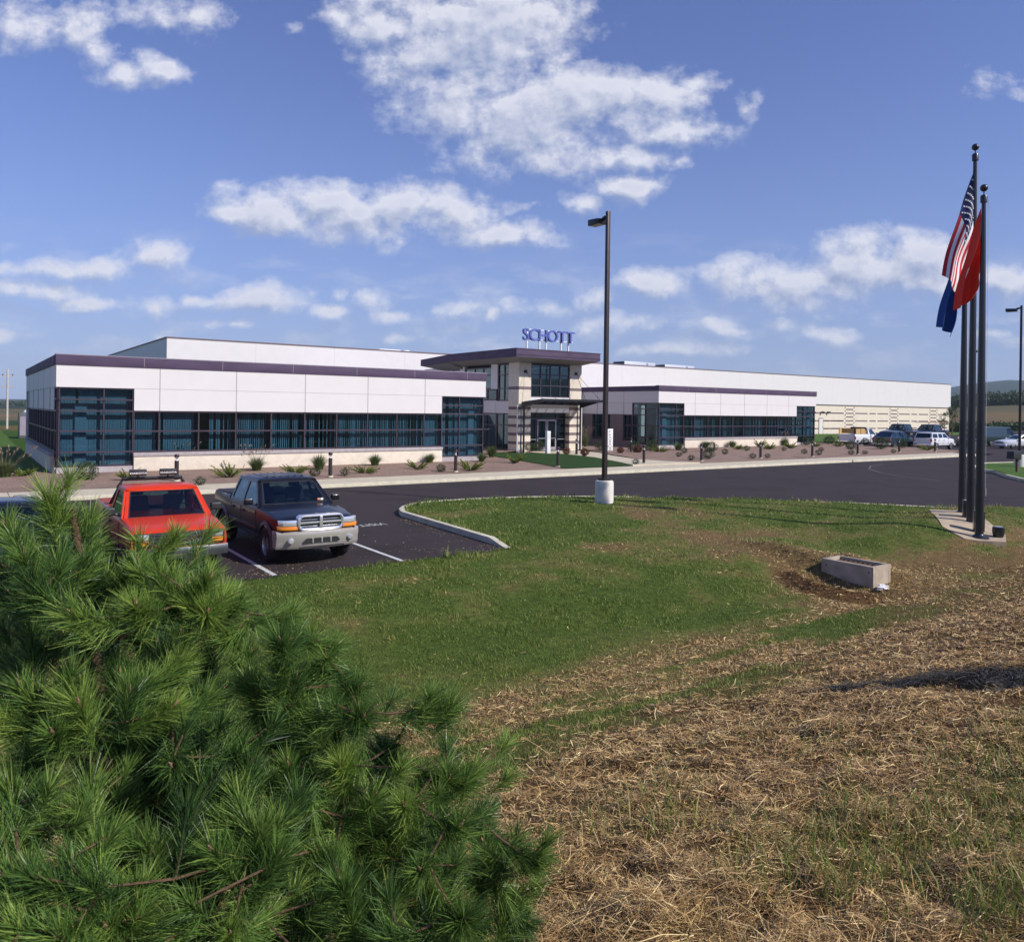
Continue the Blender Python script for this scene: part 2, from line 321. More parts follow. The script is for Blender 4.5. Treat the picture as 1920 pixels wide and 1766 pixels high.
def dryness(X, Y):
    """0 green turf .. 1 straw, from noise and from the mowing and slope the place has"""
    a = (X-AO[0])*DX[0]+(Y-AO[1])*DX[1]; b = -(X-AO[0])*DX[1]+(Y-AO[1])*DX[0]
    n = fbmn(a*.16+3, b*.55, 4, 21)*.6+fbmn(X*1.6, Y*1.6, 3, 8)*.4
    straw = straw_mask(a, b, X, Y)
    rx, ry = X-11.5, Y-24.5; arc = .5+.5*np.sin(np.hypot(rx, ry)*2.6+1.2*fbmn(X*.3, Y*.3, 2, 6))
    mid = np.exp(-((np.hypot(rx, ry)-7.6)/2.6)**2)*sstep(-1, 3, a)*(.35+.5*arc)
    lush = .22*sstep(-27, -22, b)*sstep(5, 8, a)
    b0 = np.minimum(-33.2+.18*(a+3.5), -30.7); band = np.exp(-((b-b0-1.2)/1.3)**2)*sstep(.40, .60, fbmn(a*.35, b*2.2, 4, 51))
    lower = .20*np.exp(-((b+30.5)/1.6)**2)
    d = np.clip((n-.43)*2.6, 0, .75)+mid*.72-lush+lower*sstep(.42, .62, fbmn(X*.5, Y*.5, 3, 31))*1.6
    d = d+.62*band
    rr = np.hypot(a-9.75, (b+28.9)*.9)
    d = d+.75*np.exp(-((rr-1.35)/.42)**2)*(.25+.75*sstep(1.5, 2.1, np.abs(np.arctan2(b+28.9, a-9.75))))
    return np.clip(np.maximum(d, straw*(.78+.5*(n-.45))), 0, 1)
def soil(X, Y):
    a = (X-AO[0])*DX[0]+(Y-AO[1])*DX[1]; b = -(X-AO[0])*DX[1]+(Y-AO[1])*DX[0]
    rr = np.hypot(a-9.75, (b+28.9)*.9); th = np.abs(np.arctan2(b+28.9, a-9.75))
    return np.clip(np.maximum(np.exp(-((rr-1.3)/.26)**2)*sstep(1.9, 2.4, th)*1.3, .8*straw_mask(a, b, X, Y)), 0, 1)
# ------------------------------------------------------------------ lawn and bank (structure)
def grid_mesh(name, xs, ys, zf, m, keep=None):
    XX, YY = np.meshgrid(xs, ys); Z = zf(XX, YY); n, k = XX.shape
    idx = np.arange(n*k).reshape(n, k); q = np.stack([idx[:-1, :-1], idx[:-1, 1:], idx[1:, 1:], idx[1:, :-1]], -1).reshape(-1, 4)
    me = big_mesh(name, np.stack([XX, YY, Z], -1).reshape(-1, 3), q.ravel(), 4, None, m)
    return me, XX, YY
def lawn_mat():
    m = bpy.data.materials.new('turf'); m.use_nodes = True; t = m.node_tree; b = t.nodes['Principled BSDF']; b.inputs['Roughness'].default_value = .95
    b.inputs['Specular IOR Level'].default_value = .15
    a = t.nodes.new('ShaderNodeAttribute'); a.attribute_name = 'tone'; s = t.nodes.new('ShaderNodeAttribute'); s.attribute_name = 'soil'
    g = t.nodes.new('ShaderNodeNewGeometry')
    def nz(sc, d):
        n = t.nodes.new('ShaderNodeTexNoise'); n.inputs['Scale'].default_value = sc; n.inputs['Detail'].default_value = d; n.inputs['Roughness'].default_value = .65
        t.links.new(g.outputs['Position'], n.inputs['Vector']); return n.outputs[0]
    fine = nz(38, 6); mid_ = nz(7, 4)
    ad = t.nodes.new('ShaderNodeMath'); ad.operation = 'MULTIPLY_ADD'; t.links.new(fine, ad.inputs[0]); ad.inputs[1].default_value = .55; t.links.new(a.outputs['Fac'], ad.inputs[2])
    sb = t.nodes.new('ShaderNodeMath'); sb.operation = 'SUBTRACT'; sb.inputs[1].default_value = .27; t.links.new(ad.outputs[0], sb.inputs[0])
    r = t.nodes.new('ShaderNodeValToRGB'); e = r.color_ramp.elements
    e[0].position = 0; e[0].color = (.075, .118, .018, 1); e[1].position = 1; e[1].color = (.20, .13, .055, 1)
    for p, c in ((.25, (.105, .138, .026)), (.5, (.165, .150, .045)), (.75, (.19, .13, .055))): x = e.new(p); x.color = (*c, 1)
    t.links.new(sb.outputs[0], r.inputs[0])
    mx = t.nodes.new('ShaderNodeMix'); mx.data_type = 'RGBA'; mx.blend_type = 'MULTIPLY'; mx.inputs['Factor'].default_value = 1
    rr = t.nodes.new('ShaderNodeValToRGB'); rr.color_ramp.elements[0].position = .3; rr.color_ramp.elements[0].color = (.55, .55, .55, 1); rr.color_ramp.elements[1].position = .7; rr.color_ramp.elements[1].color = (1.25, 1.25, 1.25, 1)
    t.links.new(mid_, rr.inputs[0]); t.links.new(r.outputs[0], mx.inputs['A']); t.links.new(rr.outputs[0], mx.inputs['B'])
    m2 = t.nodes.new('ShaderNodeMix'); m2.data_type = 'RGBA'; t.links.new(s.outputs['Fac'], m2.inputs['Factor']); t.links.new(mx.outputs['Result'], m2.inputs['A'])
    m2.inputs['B'].default_value = (.115, .060, .025, 1); t.links.new(m2.outputs['Result'], b.inputs['Base Color'])
    bp = t.nodes.new('ShaderNodeBump'); bp.inputs['Strength'].default_value = .9; bp.inputs['Distance'].default_value = .05; t.links.new(fine, bp.inputs['Height']); t.links.new(bp.outputs[0], b.inputs['Normal'])
    return m
TURF = lawn_mat()
def lawn_z(X, Y):
    d = np.where(in_poly(X, Y, LAWN_POLY), 1, -1)*np.abs(edge_dist(X, Y)); kerbed = sstep(-23.6, -23.3, -(X-AO[0])*DX[1]+(Y-AO[1])*DX[0])
    return heights(X, Y)*sstep(-.02, .04, d)-.35*(1-sstep(-.02, .04, d))+.0*kerbed
xs = np.concatenate([np.arange(-70, -18, 1.2), np.arange(-18, 22, .16), np.arange(22, 52.1, 1.0)]); ys = np.concatenate([np.arange(-32, -4, 1.4), np.arange(-4, 31.2, .16)])
lm, XX, YY = grid_mesh('lawn', xs, ys, lawn_z, TURF)
for nm, fn in (('tone', dryness), ('soil', soil)):
    at = lm.attributes.new(nm, 'FLOAT', 'POINT'); at.data.foreach_set('value', fn(XX, YY).astype(np.float32).ravel())
tag(link('lawn', lm, None, smooth=80), kind='structure')
# ------------------------------------------------------------------ far ground, one sheet to the horizon
def far_z(X, Y):
    r = np.hypot(X, Y); az = np.degrees(np.arctan2(X, np.maximum(Y, 1e-6)))
    az = np.where(Y <= 0, np.where(X > 0, 90, -90), az)
    right = sstep(20, 33, az); left = sstep(-10, -28, az)
    z = -1.35+.9*sstep(45, 90, r)
    z = z+right*(sstep(135, 420, r)*8.5+sstep(520, 1500, r)*26*(.8+.4*fbmn(X*.004, Y*.004, 3, 2))+sstep(1500, 2900, r)*80*(.75+.5*fbmn(az*.13, az*0+.5, 3, 7)))
    z = z+(1-right)*(sstep(700, 1600, r)*2+sstep(1500, 3000, r)*10*(.5+.9*fbmn(az*.11, az*0+3.5, 3, 9)))
    return z-sstep(3000, 3300, r)*12
rad = np.concatenate([np.linspace(0, 60, 9), np.geomspace(64, 3300, 90)]); azs = np.radians(np.linspace(0, 360, 289))
RR, AA = np.meshgrid(rad, azs, indexing='ij'); FX, FY = RR*np.sin(AA), RR*np.cos(AA); n, k = FX.shape
idx = np.arange(n*k).reshape(n, k); q = np.stack([idx[:-1, :-1], idx[1:, :-1], idx[1:, 1:], idx[:-1, 1:]], -1).reshape(-1, 4)
m = bpy.data.materials.new('fields'); m.use_nodes = True; t = m.node_tree; b = t.nodes['Principled BSDF']; b.inputs['Roughness'].default_value = 1; b.inputs['Specular IOR Level'].default_value = .1
g = t.nodes.new('ShaderNodeNewGeometry'); ln = t.nodes.new('ShaderNodeVectorMath'); ln.operation = 'LENGTH'; t.links.new(g.outputs['Position'], ln.inputs[0])
nz = t.nodes.new('ShaderNodeTexNoise'); nz.inputs['Scale'].default_value = .03; nz.inputs['Detail'].default_value = 8; t.links.new(g.outputs['Position'], nz.inputs['Vector'])
ad = t.nodes.new('ShaderNodeMath'); ad.operation = 'MULTIPLY_ADD'; t.links.new(nz.outputs[0], ad.inputs[0]); ad.inputs[1].default_value = 60; t.links.new(ln.outputs['Value'], ad.inputs[2])
dv = t.nodes.new('ShaderNodeMath'); dv.operation = 'DIVIDE'; dv.inputs[1].default_value = 1000; t.links.new(ad.outputs[0], dv.inputs[0])
r = t.nodes.new('ShaderNodeValToRGB'); r.color_ramp.interpolation = 'LINEAR'; e = r.color_ramp.elements
e[0].position = 0; e[0].color = (.035, .085, .012, 1); e[1].position = 1; e[1].color = (.018, .04, .022, 1)
for p, c in ((.150, (.04, .085, .014)), (.158, (.11, .09, .03)), (.172, (.14, .10, .04)), (.178, (.025, .06, .02)), (.215, (.03, .06, .022)), (.23, (.12, .10, .052)), (.30, (.17, .12, .06)), (.36, (.10, .095, .05)), (.52, (.13, .105, .055)), (.60, (.018, .04, .02))):
    x = e.new(p); x.color = (*c, 1)
t.links.new(dv.outputs[0], r.inputs[0]); t.links.new(r.outputs[0], b.inputs['Base Color'])
me = big_mesh('ground', np.stack([FX, FY, far_z(FX, FY)], -1).reshape(-1, 3), q.ravel(), 4, None, m)
tag(link('ground', me, None, smooth=80), kind='structure')
# ------------------------------------------------------------------ asphalt
ASPH = mat('asphalt', (.043, .033, .034), .85, var=.22, scale=22, detail=8, bump=.35, bscale=160, var2=.30, scale2=.55, spec=.2)
def slab(name, pts, z, thick, m, kind='structure', bevel=0):
    mb = MB(); mb.prism(pts, z-thick, z); o = mb.build(name, m, bevel=bevel); return tag(o, kind=kind)
def offs(pts, d):
    r = []
    for i, p in enumerate(pts):
        u = Vector(pts[min(i+1, len(pts)-1)])-Vector(pts[max(i-1, 0)]); u.normalize(); r.append((p[0]+u.y*d, p[1]-u.x*d))
    return r
ASP_POLY = [ABp(-60, -8.42), ABp(62.6, -8.42), ABp(66.5, -7.6), ABp(66.8, 10.5), ABp(150, 10.5), ABp(150, -66), (54, -12)]+offs(LAWN_EDGE, .1)[:-1][::-1]
o = slab('road', ASP_POLY, 0, .12, ASPH)
# worn, lighter wheel-track sheets and a patch of painted arc
PAINT = mat('road_paint', (.62, .62, .60), .7, var=.12, scale=30, var2=.35, scale2=9)
def strip(name, pts, wd, z, m):
    mb = MB(); k = len(pts)
    for i, p in enumerate(pts):
        a = Vector(pts[max(i-1, 0)]); c = Vector(pts[min(i+1, k-1)]); d = (c-a).normalized(); nn = Vector((-d.y, d.x))*wd/2
        mb.v += [(p[0]+nn.x, p[1]+nn.y, z), (p[0]-nn.x, p[1]-nn.y, z)]
    for i in range(k-1): mb.f.append((2*i, 2*i+1, 2*i+3, 2*i+2))
    return mb
for a_ in (-12.36, -9.62, -6.88, -4.14, -1.4, 1.37):
    tag(strip('l', [tuple(W(a_, -18.2)[:2]), tuple(W(a_, -23.5)[:2])], .10, .004, PAINT).build('parking_line', PAINT, fix=False), kind='structure')
me = text_mesh('VISITOR', .52, 0, sx=.74)
o = link('painted_lettering', me, PAINT, loc=W(2.75, -18.25, .004), rz=ANG+math.pi); tag(o, kind='structure')
arc = [(24.6, 51.5), (22.9, 49.6), (21.6, 47.0), (20.9, 44.0), (20.9, 41.5), (21.6, 39.2)]
tag(strip('l', arc, .07, .004, PAINT).build('road_marking', mat('faded_paint', (.16, .15, .16), .8, var=.3, scale=12), fix=False), kind='structure')
up = MB(); up.add([(66.9, 3.3, -.1), (149, 3.3, -.1), (149, 10.45, -.1), (66.9, 10.45, -.1), (66.9, 3.3, .004), (149, 3.3, 2.05), (149, 10.45, 2.05), (66.9, 10.45, .004)], [(0, 3, 2, 1), (4, 5, 6, 7), (0, 1, 5, 4), (1, 2, 6, 5), (2, 3, 7, 6), (3, 0, 4, 7)])
tag(up.build('car_park_rise', ASPH, loc=W(0, 0), rz=ANG), kind='structure')
# ------------------------------------------------------------------ kerbs, pavement, beds, path
CONC = mat('concrete', (.56, .49, .36), .85, var=.07, scale=3, bump=.15, bscale=90, var2=.10, scale2=.8)
CONC2 = mat('kerb_concrete', (.60, .55, .42), .85, var=.10, scale=5, bump=.2, bscale=70, var2=.2, scale2=2)
def wall_strip(name, pts, wd, z0, z1, m, zs=None, bevel=.02):
    mb = MB(); k = len(pts); L_ = []
    for i, p in enumerate(pts):
        a = Vector(pts[max(i-1, 0)]); c = Vector(pts[min(i+1, k-1)]); d = (c-a).normalized(); nn = Vector((-d.y, d.x))*wd/2
        zt = zs[i] if zs else z1
        mb.v += [(p[0]+nn.x, p[1]+nn.y, z0), (p[0]-nn.x, p[1]-nn.y, z0), (p[0]-nn.x, p[1]-nn.y, zt), (p[0]+nn.x, p[1]+nn.y, zt)]
    for i in range(k-1):
        for j in range(4): mb.f.append((4*i+j, 4*i+(j+1) % 4, 4*i+4+(j+1) % 4, 4*i+4+j))
    mb.f += [(0, 1, 2, 3), tuple(4*(k-1)+j for j in (3, 2, 1, 0))]
    return mb.build(name, m, bevel=bevel)
kp = LAWN_EDGE[KERB_FROM:]
kz = [.0]+[.155]*(len(kp)-1); kp = [kp[0], tuple(W(4.28, -22.6)[:2])]+kp[1:]; kz = [.01, .15]+[.155 if i < 10 else .06 for i in range(len(kp)-2)]
o = wall_strip('lawn_kerb', kp, .17, -.1, .155, CONC2, kz); tag(o, kind='structure')
o = MB().box(-60, 62.6, -8.42, -8.26, -.1, .15).build('pavement_kerb', CONC2, loc=W(0, 0), rz=ANG, bevel=.015); tag(o, kind='structure')
# pavement slabs between joints
mb = MB(); a0 = -60.0
while a0 < 62:
    a1 = min(a0+6.1, 62.6); mb.box(a0+.008, a1-.008, -8.256, -6.15, -.1, .146); a0 += 6.1
o = mb.build('pavement', CONC, loc=W(0, 0), rz=ANG, bevel=.006, seg=1); tag(o, kind='structure')
# entrance path
PATH = [(24.95, -6.16), (25.9, -4.2), (26.9, -.6), (27.3, 3), (27.35, 7.6), (32.2, 7.6), (31.9, 4.6), (30.2, 1.2), (29.1, -2.2), (29.4, -4.6), (30.6, -6.16)]
o = MB().prism(PATH, -.1, .21).build('entrance_path', CONC, loc=W(0, 0), rz=ANG); tag(o, kind='structure')
# planting beds of brown mulch and stone, gently sloping up to the walls
MULCH = mat('mulch', (.27, .185, .145), .95, var=.42, scale=14, detail=9, bump=1.0, bscale=30, spec=.2, var2=.2, scale2=.7)
def bed_z(a, b):
    t = np.clip((b+6.15)/6.0, 0, 1); return .15+.12*t
def bed(name, poly, m, lift=0, step=.45, rough=.03, zfun=None):
    P = np.array(poly); xs_ = np.arange(P[:, 0].min(), P[:, 0].max()+step, step); ys_ = np.arange(P[:, 1].min(), P[:, 1].max()+step, step)
    bm = bmesh.new(); vs = [bm.verts.new((x, y, 0)) for x, y in poly]
    for tri in tessellate_polygon([[Vector((x, y, 0)) for x, y in poly]]): bm.faces.new([vs[i] for i in tri])
    for x in xs_: bmesh.ops.bisect_plane(bm, geom=bm.verts[:]+bm.edges[:]+bm.faces[:], plane_co=(x, 0, 0), plane_no=(1, 0, 0))
    for y in ys_: bmesh.ops.bisect_plane(bm, geom=bm.verts[:]+bm.edges[:]+bm.faces[:], plane_co=(0, y, 0), plane_no=(0, 1, 0))
    for v in bm.verts:
        x, y = v.co.x, v.co.y; v.co.z = float(bed_z(x, y))+lift+rough*(float(fbmn(np.array([x*1.3]), np.array([y*1.3]), 3, 4)[0])-.5)
    bmesh.ops.triangulate(bm, faces=bm.faces[:]); bmesh.ops.recalc_face_normals(bm, faces=bm.faces[:])
    me = bpy.data.meshes.new(name); bm.to_mesh(me); bm.free()
    if me.polygons and me.polygons[0].normal.z < 0: me.flip_normals()
    return tag(link(name, me, m, loc=W(0, 0), rz=ANG, smooth=80), kind='structure')
bed('planting_bed', [(-40, -6.15), (20.0, -6.15), (20.6, -1.2), (21.0, 1.6), (22.4, 5.6), (27.3, 7.9), (27.3, 17), (-3.3, 17), (-3.3, 1.2), (-40, 1.2)], MULCH)
bed('planting_bed', [(30.6, -6.15), (62.5, -6.15), (66.2, -5.6), (66.4, 8), (66.4, 29), (32.2, 29), (32.2, 7.6), (31.9, 4.6), (30.2, 1.2), (29.1, -2.2), (29.4, -4.6)], MULCH)
LAWN2 = mat('entrance_turf', (.028, .062, .014), .95, var=.35, scale=24, detail=8, bump=.8, bscale=120, spec=.15)
bed('entrance_lawn', [(20.02, -6.13), (20.62, -1.2), (21.02, 1.6), (22.42, 5.6), (24.0, 5.9), (27.2, 3), (26.85, -.6), (25.85, -4.2), (24.9, -6.13)], LAWN2, lift=.03)
FAR_LAWN = mat('side_turf', (.065, .125, .022), .95, var=.3, scale=5, detail=8, spec=.15)
bed('side_lawn', [(-60, 1.25), (-3.3, 1.25), (-3.3, 29), (-3, 62), (-60, 62)], FAR_LAWN, step=4, rough=.2)
o = MB().box(-60, -3.4, .2, 1.2, .1, .255).build('side_path', CONC, loc=W(0, 0), rz=ANG); tag(o, kind='structure')
o = MB().box(-60, -4.5, 31, 32.2, .1, .35).build('side_path', CONC, loc=W(0, 0), rz=ANG); tag(o, kind='structure')
bed('side_lawn', [(66.6, 10.6), (150, 10.6), (150, 29.4), (66.6, 29.4)], FAR_LAWN, step=4, rough=.1)
# right-hand island with its own kerb
ISL = [(27.95, 44.9), (26.7, 42.0), (26.0, 39.6), (25.5, 37.6), (26.5, 34.5), (31, 29), (45, 30), (52, 44), (48, 56), (40, 56), (32, 52.5), (28.8, 48.6), (27.9, 46.4)]
mb = MB(); n = len(ISL)
mb.prism(ISL, -.1, .12); tag(mb.build('island_lawn', FAR_LAWN), kind='structure')
tag(wall_strip('island_kerb', ISL+[ISL[0], ISL[1]], .17, -.1, .155, CONC2), kind='structure')
# ================================================================== the building
PANEL = mat('white_panel', (.70, .67, .66), .55, var=.02, scale=1.5, bump=.05, bscale=200)
JOINT = mat('panel_joint', (.34, .31, .33), .7, var=.05)
FASCIA = mat('purple_fascia', (.088, .062, .108), .6, spec=.2, var=.16, scale=.9, detail=6, stretch=(1, 1, 3))
FRAME = mat('window_frame_metal', (.085, .062, .085), .4, metal=.5, var=.1)
BLOCK = mat('split_face_block', (.72, .635, .52), .9, var=.07, scale=9, detail=6, bump=.8, bscale=26, stretch=(1, 1, 1.6), var2=.12, scale2=2)
CAP = mat('stone_cap', (.40, .36, .36), .85, var=.12, scale=5)
BAND = mat('brown_block_band', (.19, .145, .15), .9, var=.15, scale=8, bump=.4)
DARKIN = mat('interior_dark', (.10, .11, .12), .8)
INWALL = mat('interior_wall', (.30, .30, .30), .8)
BLIND = mat('blind_fabric', (.66, .70, .70), .8, var=.06)
GREYTRIM = mat('grey_trim', (.30, .26, .32), .5)
STEEL = mat('dark_painted_steel', (.022, .022, .028), .38, metal=.3, var=.2)
BRONZE = mat('bronze_painted_metal', (.055, .042, .042), .42, metal=.4, var=.15)
ALU = mat('bright_metal', (.72, .73, .75), .3, metal=.9)
WHITEP = mat('white_paint', (.80, .80, .78), .5, var=.03)
GL = glass('tinted_glass', (.46, .59, .66), 1.2)
GL2 = glass('clear_window_glass', (.50, .66, .68), 1.6)
BLD = empty('office_building', W(0, 0), ANG, 'long low white and purple office block with stone bases, glass corners and a warehouse behind', 'building')
def joints(rects, part):
    mb = MB()
    for r in rects: mb.box(*r)
    return addto(part, mb, JOINT)
class Map:
    """boxes given as (u, depth, z) on a front face (u = a) or on a side face (u = b)"""
    def __init__(s, side=0, base=0): s.side = side; s.base = base; s.mb = MB()
    def box(s, u0, u1, d0, d1, z0, z1):
        if s.side == 0: s.mb.box(u0, u1, s.base+d0, s.base+d1, z0, z1)
        elif s.side == 1: s.mb.box(s.base+d0, s.base+d1, u0, u1, z0, z1)      # wall facing left: depth grows to the right
        else: s.mb.box(s.base-d1, s.base-d0, u0, u1, z0, z1)
        return s
def window(u0, u1, z0, z1, base, side=0, us=(), rows=(), fw=.06, fd=.14, gm=None, blinds=None, parent=None, name='window', rec=.05, ends=(1, 1)):
    f = Map(side, base)
    if ends[0]: f.box(u0, u0+fw, rec, rec+fd, z0+fw, z1-fw)
    if ends[1]: f.box(u1-fw, u1, rec, rec+fd, z0+fw, z1-fw)
    e0 = u0+(fw if ends[0] else 0); e1 = u1-(fw if ends[1] else 0)
    f.box(u0, u1, rec-.004, rec+fd+.004, z0, z0+fw); f.box(u0, u1, rec-.004, rec+fd+.004, z1-fw, z1)
    for u in us: f.box(u-fw/2, u+fw/2, rec+.002, rec+fd-.002, z0+fw, z1-fw)
    for z in rows: f.box(e0, e1, rec-.025, rec+fd-.004, z-.035, z+.035)
    w_ = f.mb.build(name, FRAME, parent or BLD)
    g = Map(side, base); g.box(u0+.02, u1-.02, rec+.06, rec+.068, z0+.03, z1-.03); g.mb.build('pane', gm or GL, w_)
    if blinds:
        mb = MB(); x = u0+.06; rnd = random.Random(int(u0*100)+int(base*10)); shut = (u0 < 2.6 and base == 0 and side == 0) or rnd.random() < .3
        while x < u1-.1:
            if rnd.random() < blinds:
                a_ = rnd.uniform(1.15, 1.45) if (shut or rnd.random() < .25) else rnd.uniform(.6, 1.1); hw = .052; ca, sa = math.cos(a_)*hw, math.sin(a_)*hw; d = .42
                P = [(x+.05-sa, d-ca), (x+.05+sa, d+ca)]
                pts = [(P[0][0], P[0][1]), (P[1][0], P[1][1])]
                if side == 0: q = [(p[0], base+p[1]) for p in pts]
                elif side == 1: q = [(base+p[1], p[0]) for p in pts]
                else: q = [(base-p[1], p[0]) for p in pts]
                mb.add([(q[0][0], q[0][1], z0+.05), (q[1][0], q[1][1], z0+.05), (q[1][0], q[1][1], z1-.06), (q[0][0], q[0][1], z1-.06)], [(0, 1, 2, 3)])
            x += .105
        if mb.f: mb.build('blinds', BLIND, w_, fix=False)
    return w_
def stone_base(a0, a1, b, z0=-.1, parent=None, depth=.3, top=.93):
    MB().box(a0, a1, b-.10, b+depth, z0, top).build('base_wall', BLOCK, parent or BLD, bevel=.012)
    MB().box(a0-.02, a1+.02, b-.14, b+depth, top+.002, 1.10).build('sill', CAP, parent or BLD, bevel=.01)
def wing(A0, A1, B0, depth, lowL, lowR, mulls, jts, left_side, z_b=.25):
    # upper white band, lower white band, fascia
    up_ = MB().box(A0, A1, B0, B0+.3, 4.0, 4.95).build('wall', PANEL, BLD)
    MB().box(lowL, lowR, B0, B0+.3, 3.0, 3.998).build('wall', PANEL, BLD)
    fa_ = MB().box(A0-.03, A1+.03, B0-.05, B0+.3, 4.953, 5.38).build('fascia', FASCIA, BLD, bevel=.012)
    MB().box(A0-.04, A1+.04, B0-.06, B0+.34, 5.383, 5.42).build('coping', GREYTRIM, BLD)
    rects = [(j-.018, j+.018, B0-.004, B0+.05, 3.0, 4.95) for j in jts]+[(A0, A1, B0-.0035, B0+.05, 3.985, 4.0)]
    joints(rects, up_)
    fj = MB()
    for k in range(1, int((A1-A0)/3.45)+1): fj.box(A0+k*3.45-.008, A0+k*3.45+.008, B0-.054, B0, 4.97, 5.37)
    addto(fa_, fj, JOINT)
    # roof deck, floor, inner walls
    MB().box(A0+.31, A1-.31, B0+.31, B0+depth-.31, 4.86, 4.94).build('roof', GREYTRIM, BLD)
    MB().box(A0+.4, A1-.4, B0+.4, B0+depth-.4, .2, .3).build('floor', DARKIN, BLD)
    MB().box(A0+.4, A1-.4, B0+.35, B0+depth-.4, 3.96, 3.99).build('ceiling', INWALL, BLD)
    MB().box(A0+3.2, A1-3.2, B0+4.6, B0+4.7, .3, 3.9).build('inner_wall', INWALL, BLD)
    for j in jts[::2]: MB().box(j+.2, j+.3, B0+1.3, B0+4.55, .3, 3.9).build('inner_wall', INWALL, BLD)
    # ribbon of windows, one part per bay
    ms = [lowL]+list(mulls)+[lowR]; rnd = random.Random(int(A0*10)+5)
    for i in range(len(ms)-1):
        window(ms[i]-.03, ms[i+1]+.03 if i == len(ms)-2 else ms[i+1]-.032, 1.12, 2.99, B0, rows=(2.07,), blinds=rnd.choice([.97, .97, .85, .6]), ends=(1, 0))
    stone_base(lowL, lowR, B0)
    # glass corners with full-height glazing and horizontal rails
    for (u0, u1, um, out) in ((A0+.1, lowL, A0+1.85 if A0 < 10 else A0+2.1, -1), (lowR, A1-.1, lowR+1.2, 1)):
        window(u0, u1, .52, 3.99, B0, us=(um,), rows=(1.16, 2.09, 2.97, 3.47), blinds=.93)
        MB().box(u0-.05, u1+.05, B0-.02, B0+.5, -.1, .515).build('base_wall', CAP, BLD)
        MB().box(u0, u1, B0-.02, B0+.10, 3.44, 3.50).build('rail', FRAME, BLD)
    # low light partition panels and columns behind the corner glass
    MB().box(A0+.75, A0+1.2, B0+.30, B0+.40, .52, 3.3).build('inner_column', WHITEP, BLD)
    MB().box(A1-1.0, A1-.62, B0+.30, B0+.40, .52, 3.3).build('inner_column', WHITEP, BLD)
# ---- left wing: front at b = 0
wing(-3.15, 18.86, 0, 19.2, -.09, 15.89, (.98, 2.71, 4.43, 6.15, 7.87, 9.6, 11.35, 13.09, 14.78), (.98, 4.42, 7.86, 11.32, 14.79), True)
A0 = -3.15
up_ = MB().box(A0, A0+.3, .302, 19.2, 4.0, 4.95).build('wall', PANEL, BLD)
MB().box(A0+.02, A0+.3, 1.2, 17.4, 3.0, 3.998).build('wall', PANEL, BLD)
fa_ = MB().box(A0-.05, A0+.3, .302, 19.25, 4.955, 5.38).build('fascia', FASCIA, BLD, bevel=.01)
joints([(A0-.004, A0+.05, y-.018, y+.018, 3.0, 4.95) for y in (2.9, 6.3, 9.8, 13.2, 16.6)]+[(A0-.003, A0+.05, .3, 19.2, 3.985, 4.0)], up_)
mb = MB()
for y in np.arange(1.2, 19, 1.3): mb.box(A0-.075, A0-.05, y, y+.03, 4.97, 5.37)
addto(fa_, mb, GREYTRIM)
window(.12, 1.2, .52, 3.99, A0, side=1, us=(), rows=(1.16, 2.09, 2.97, 3.47))
for k in range(10): window(1.2+k*1.62, 1.2+(k+1)*1.62-.004, 1.12, 2.99, A0, side=1, rows=(2.07,), fw=.07, blinds=.5)
window(17.42, 19.1, .52, 3.99, A0, side=1, rows=(1.16, 2.09, 2.97, 3.47))
MB().box(A0-.1, A0+.3, 1.2, 17.4, -.1, .93).build('base_wall', BLOCK, BLD); MB().box(A0-.14, A0+.3, 1.2, 17.4, .932, 1.1).build('sill', CAP, BLD)
MB().box(A0-.02, A0+.3, .1, 1.19, -.1, .515).build('base_wall', CAP, BLD)
MB().box(A0, 18.86, 18.9, 19.2, -.1, 4.95).build('wall', PANEL, BLD)
# right-hand return of the left wing
MB().box(18.56, 18.86, .302, 18.9, 4.0, 4.95).build('wall', PANEL, BLD); MB().box(18.58, 18.86, 3.2, 18.9, -.1, 3.998).build('wall', PANEL, BLD)
MB().box(18.56, 18.91, .302, 19.2, 4.955, 5.38).build('fascia', FASCIA, BLD)
window(.12, 3.2, .52, 3.99, 18.86, side=2, us=(1.7,), rows=(1.16, 2.09, 2.97, 3.47))
MB().box(18.4, 18.84, .1, 3.2, -.1, .515).build('base_wall', CAP, BLD)
# rails that run on past the corner glass
for z in (2.09, 2.97): MB().box(18.78, 19.15, -.0, .06, z-.03, z+.03).build('rail', FRAME, BLD)
# ---- right wing: front at b = 6.3
A0, A1, B0 = 39.8, 61.4, 6.3
wing(A0, A1, B0, 22.5, 42.84, 58.3, (44.15, 45.85, 47.4, 49.1, 50.61, 52.3, 53.81, 55.5, 57.06), (44.15, 47.4, 50.61, 53.81, 57.06), False)
up_ = MB().box(A0, A0+.3, B0+.302, 28.8, 4.0, 4.95).build('wall', PANEL, BLD)
MB().box(A0-.05, A0+.3, B0+.302, 28.8, 4.955, 5.38).build('fascia', FASCIA, BLD)
MB().box(A0+.02, A0+.3, 9.4, 28.8, 3.0, 3.998).build('wall', PANEL, BLD)
joints([(A0-.004, A0+.05, y-.018, y+.018, 3.0, 4.95) for y in (10.4, 13.8)]+[(A0-.003, A0+.05, B0+.3, 16, 3.985, 4.0)], up_)
window(6.42, 9.4, .52, 3.99, A0, side=1, us=(7.9,), rows=(1.16, 2.09, 2.97, 3.47))
MB().box(A0-.02, A0+.3, 6.4, 9.4, -.1, .515).build('base_wall', CAP, BLD)
for y0, y1 in ((9.4, 10.4), (12.0, 14.4)): window(y0, y1, .95, 2.99, A0, side=1, us=((y0+y1)/2,), rows=(2.07,), blinds=.3)
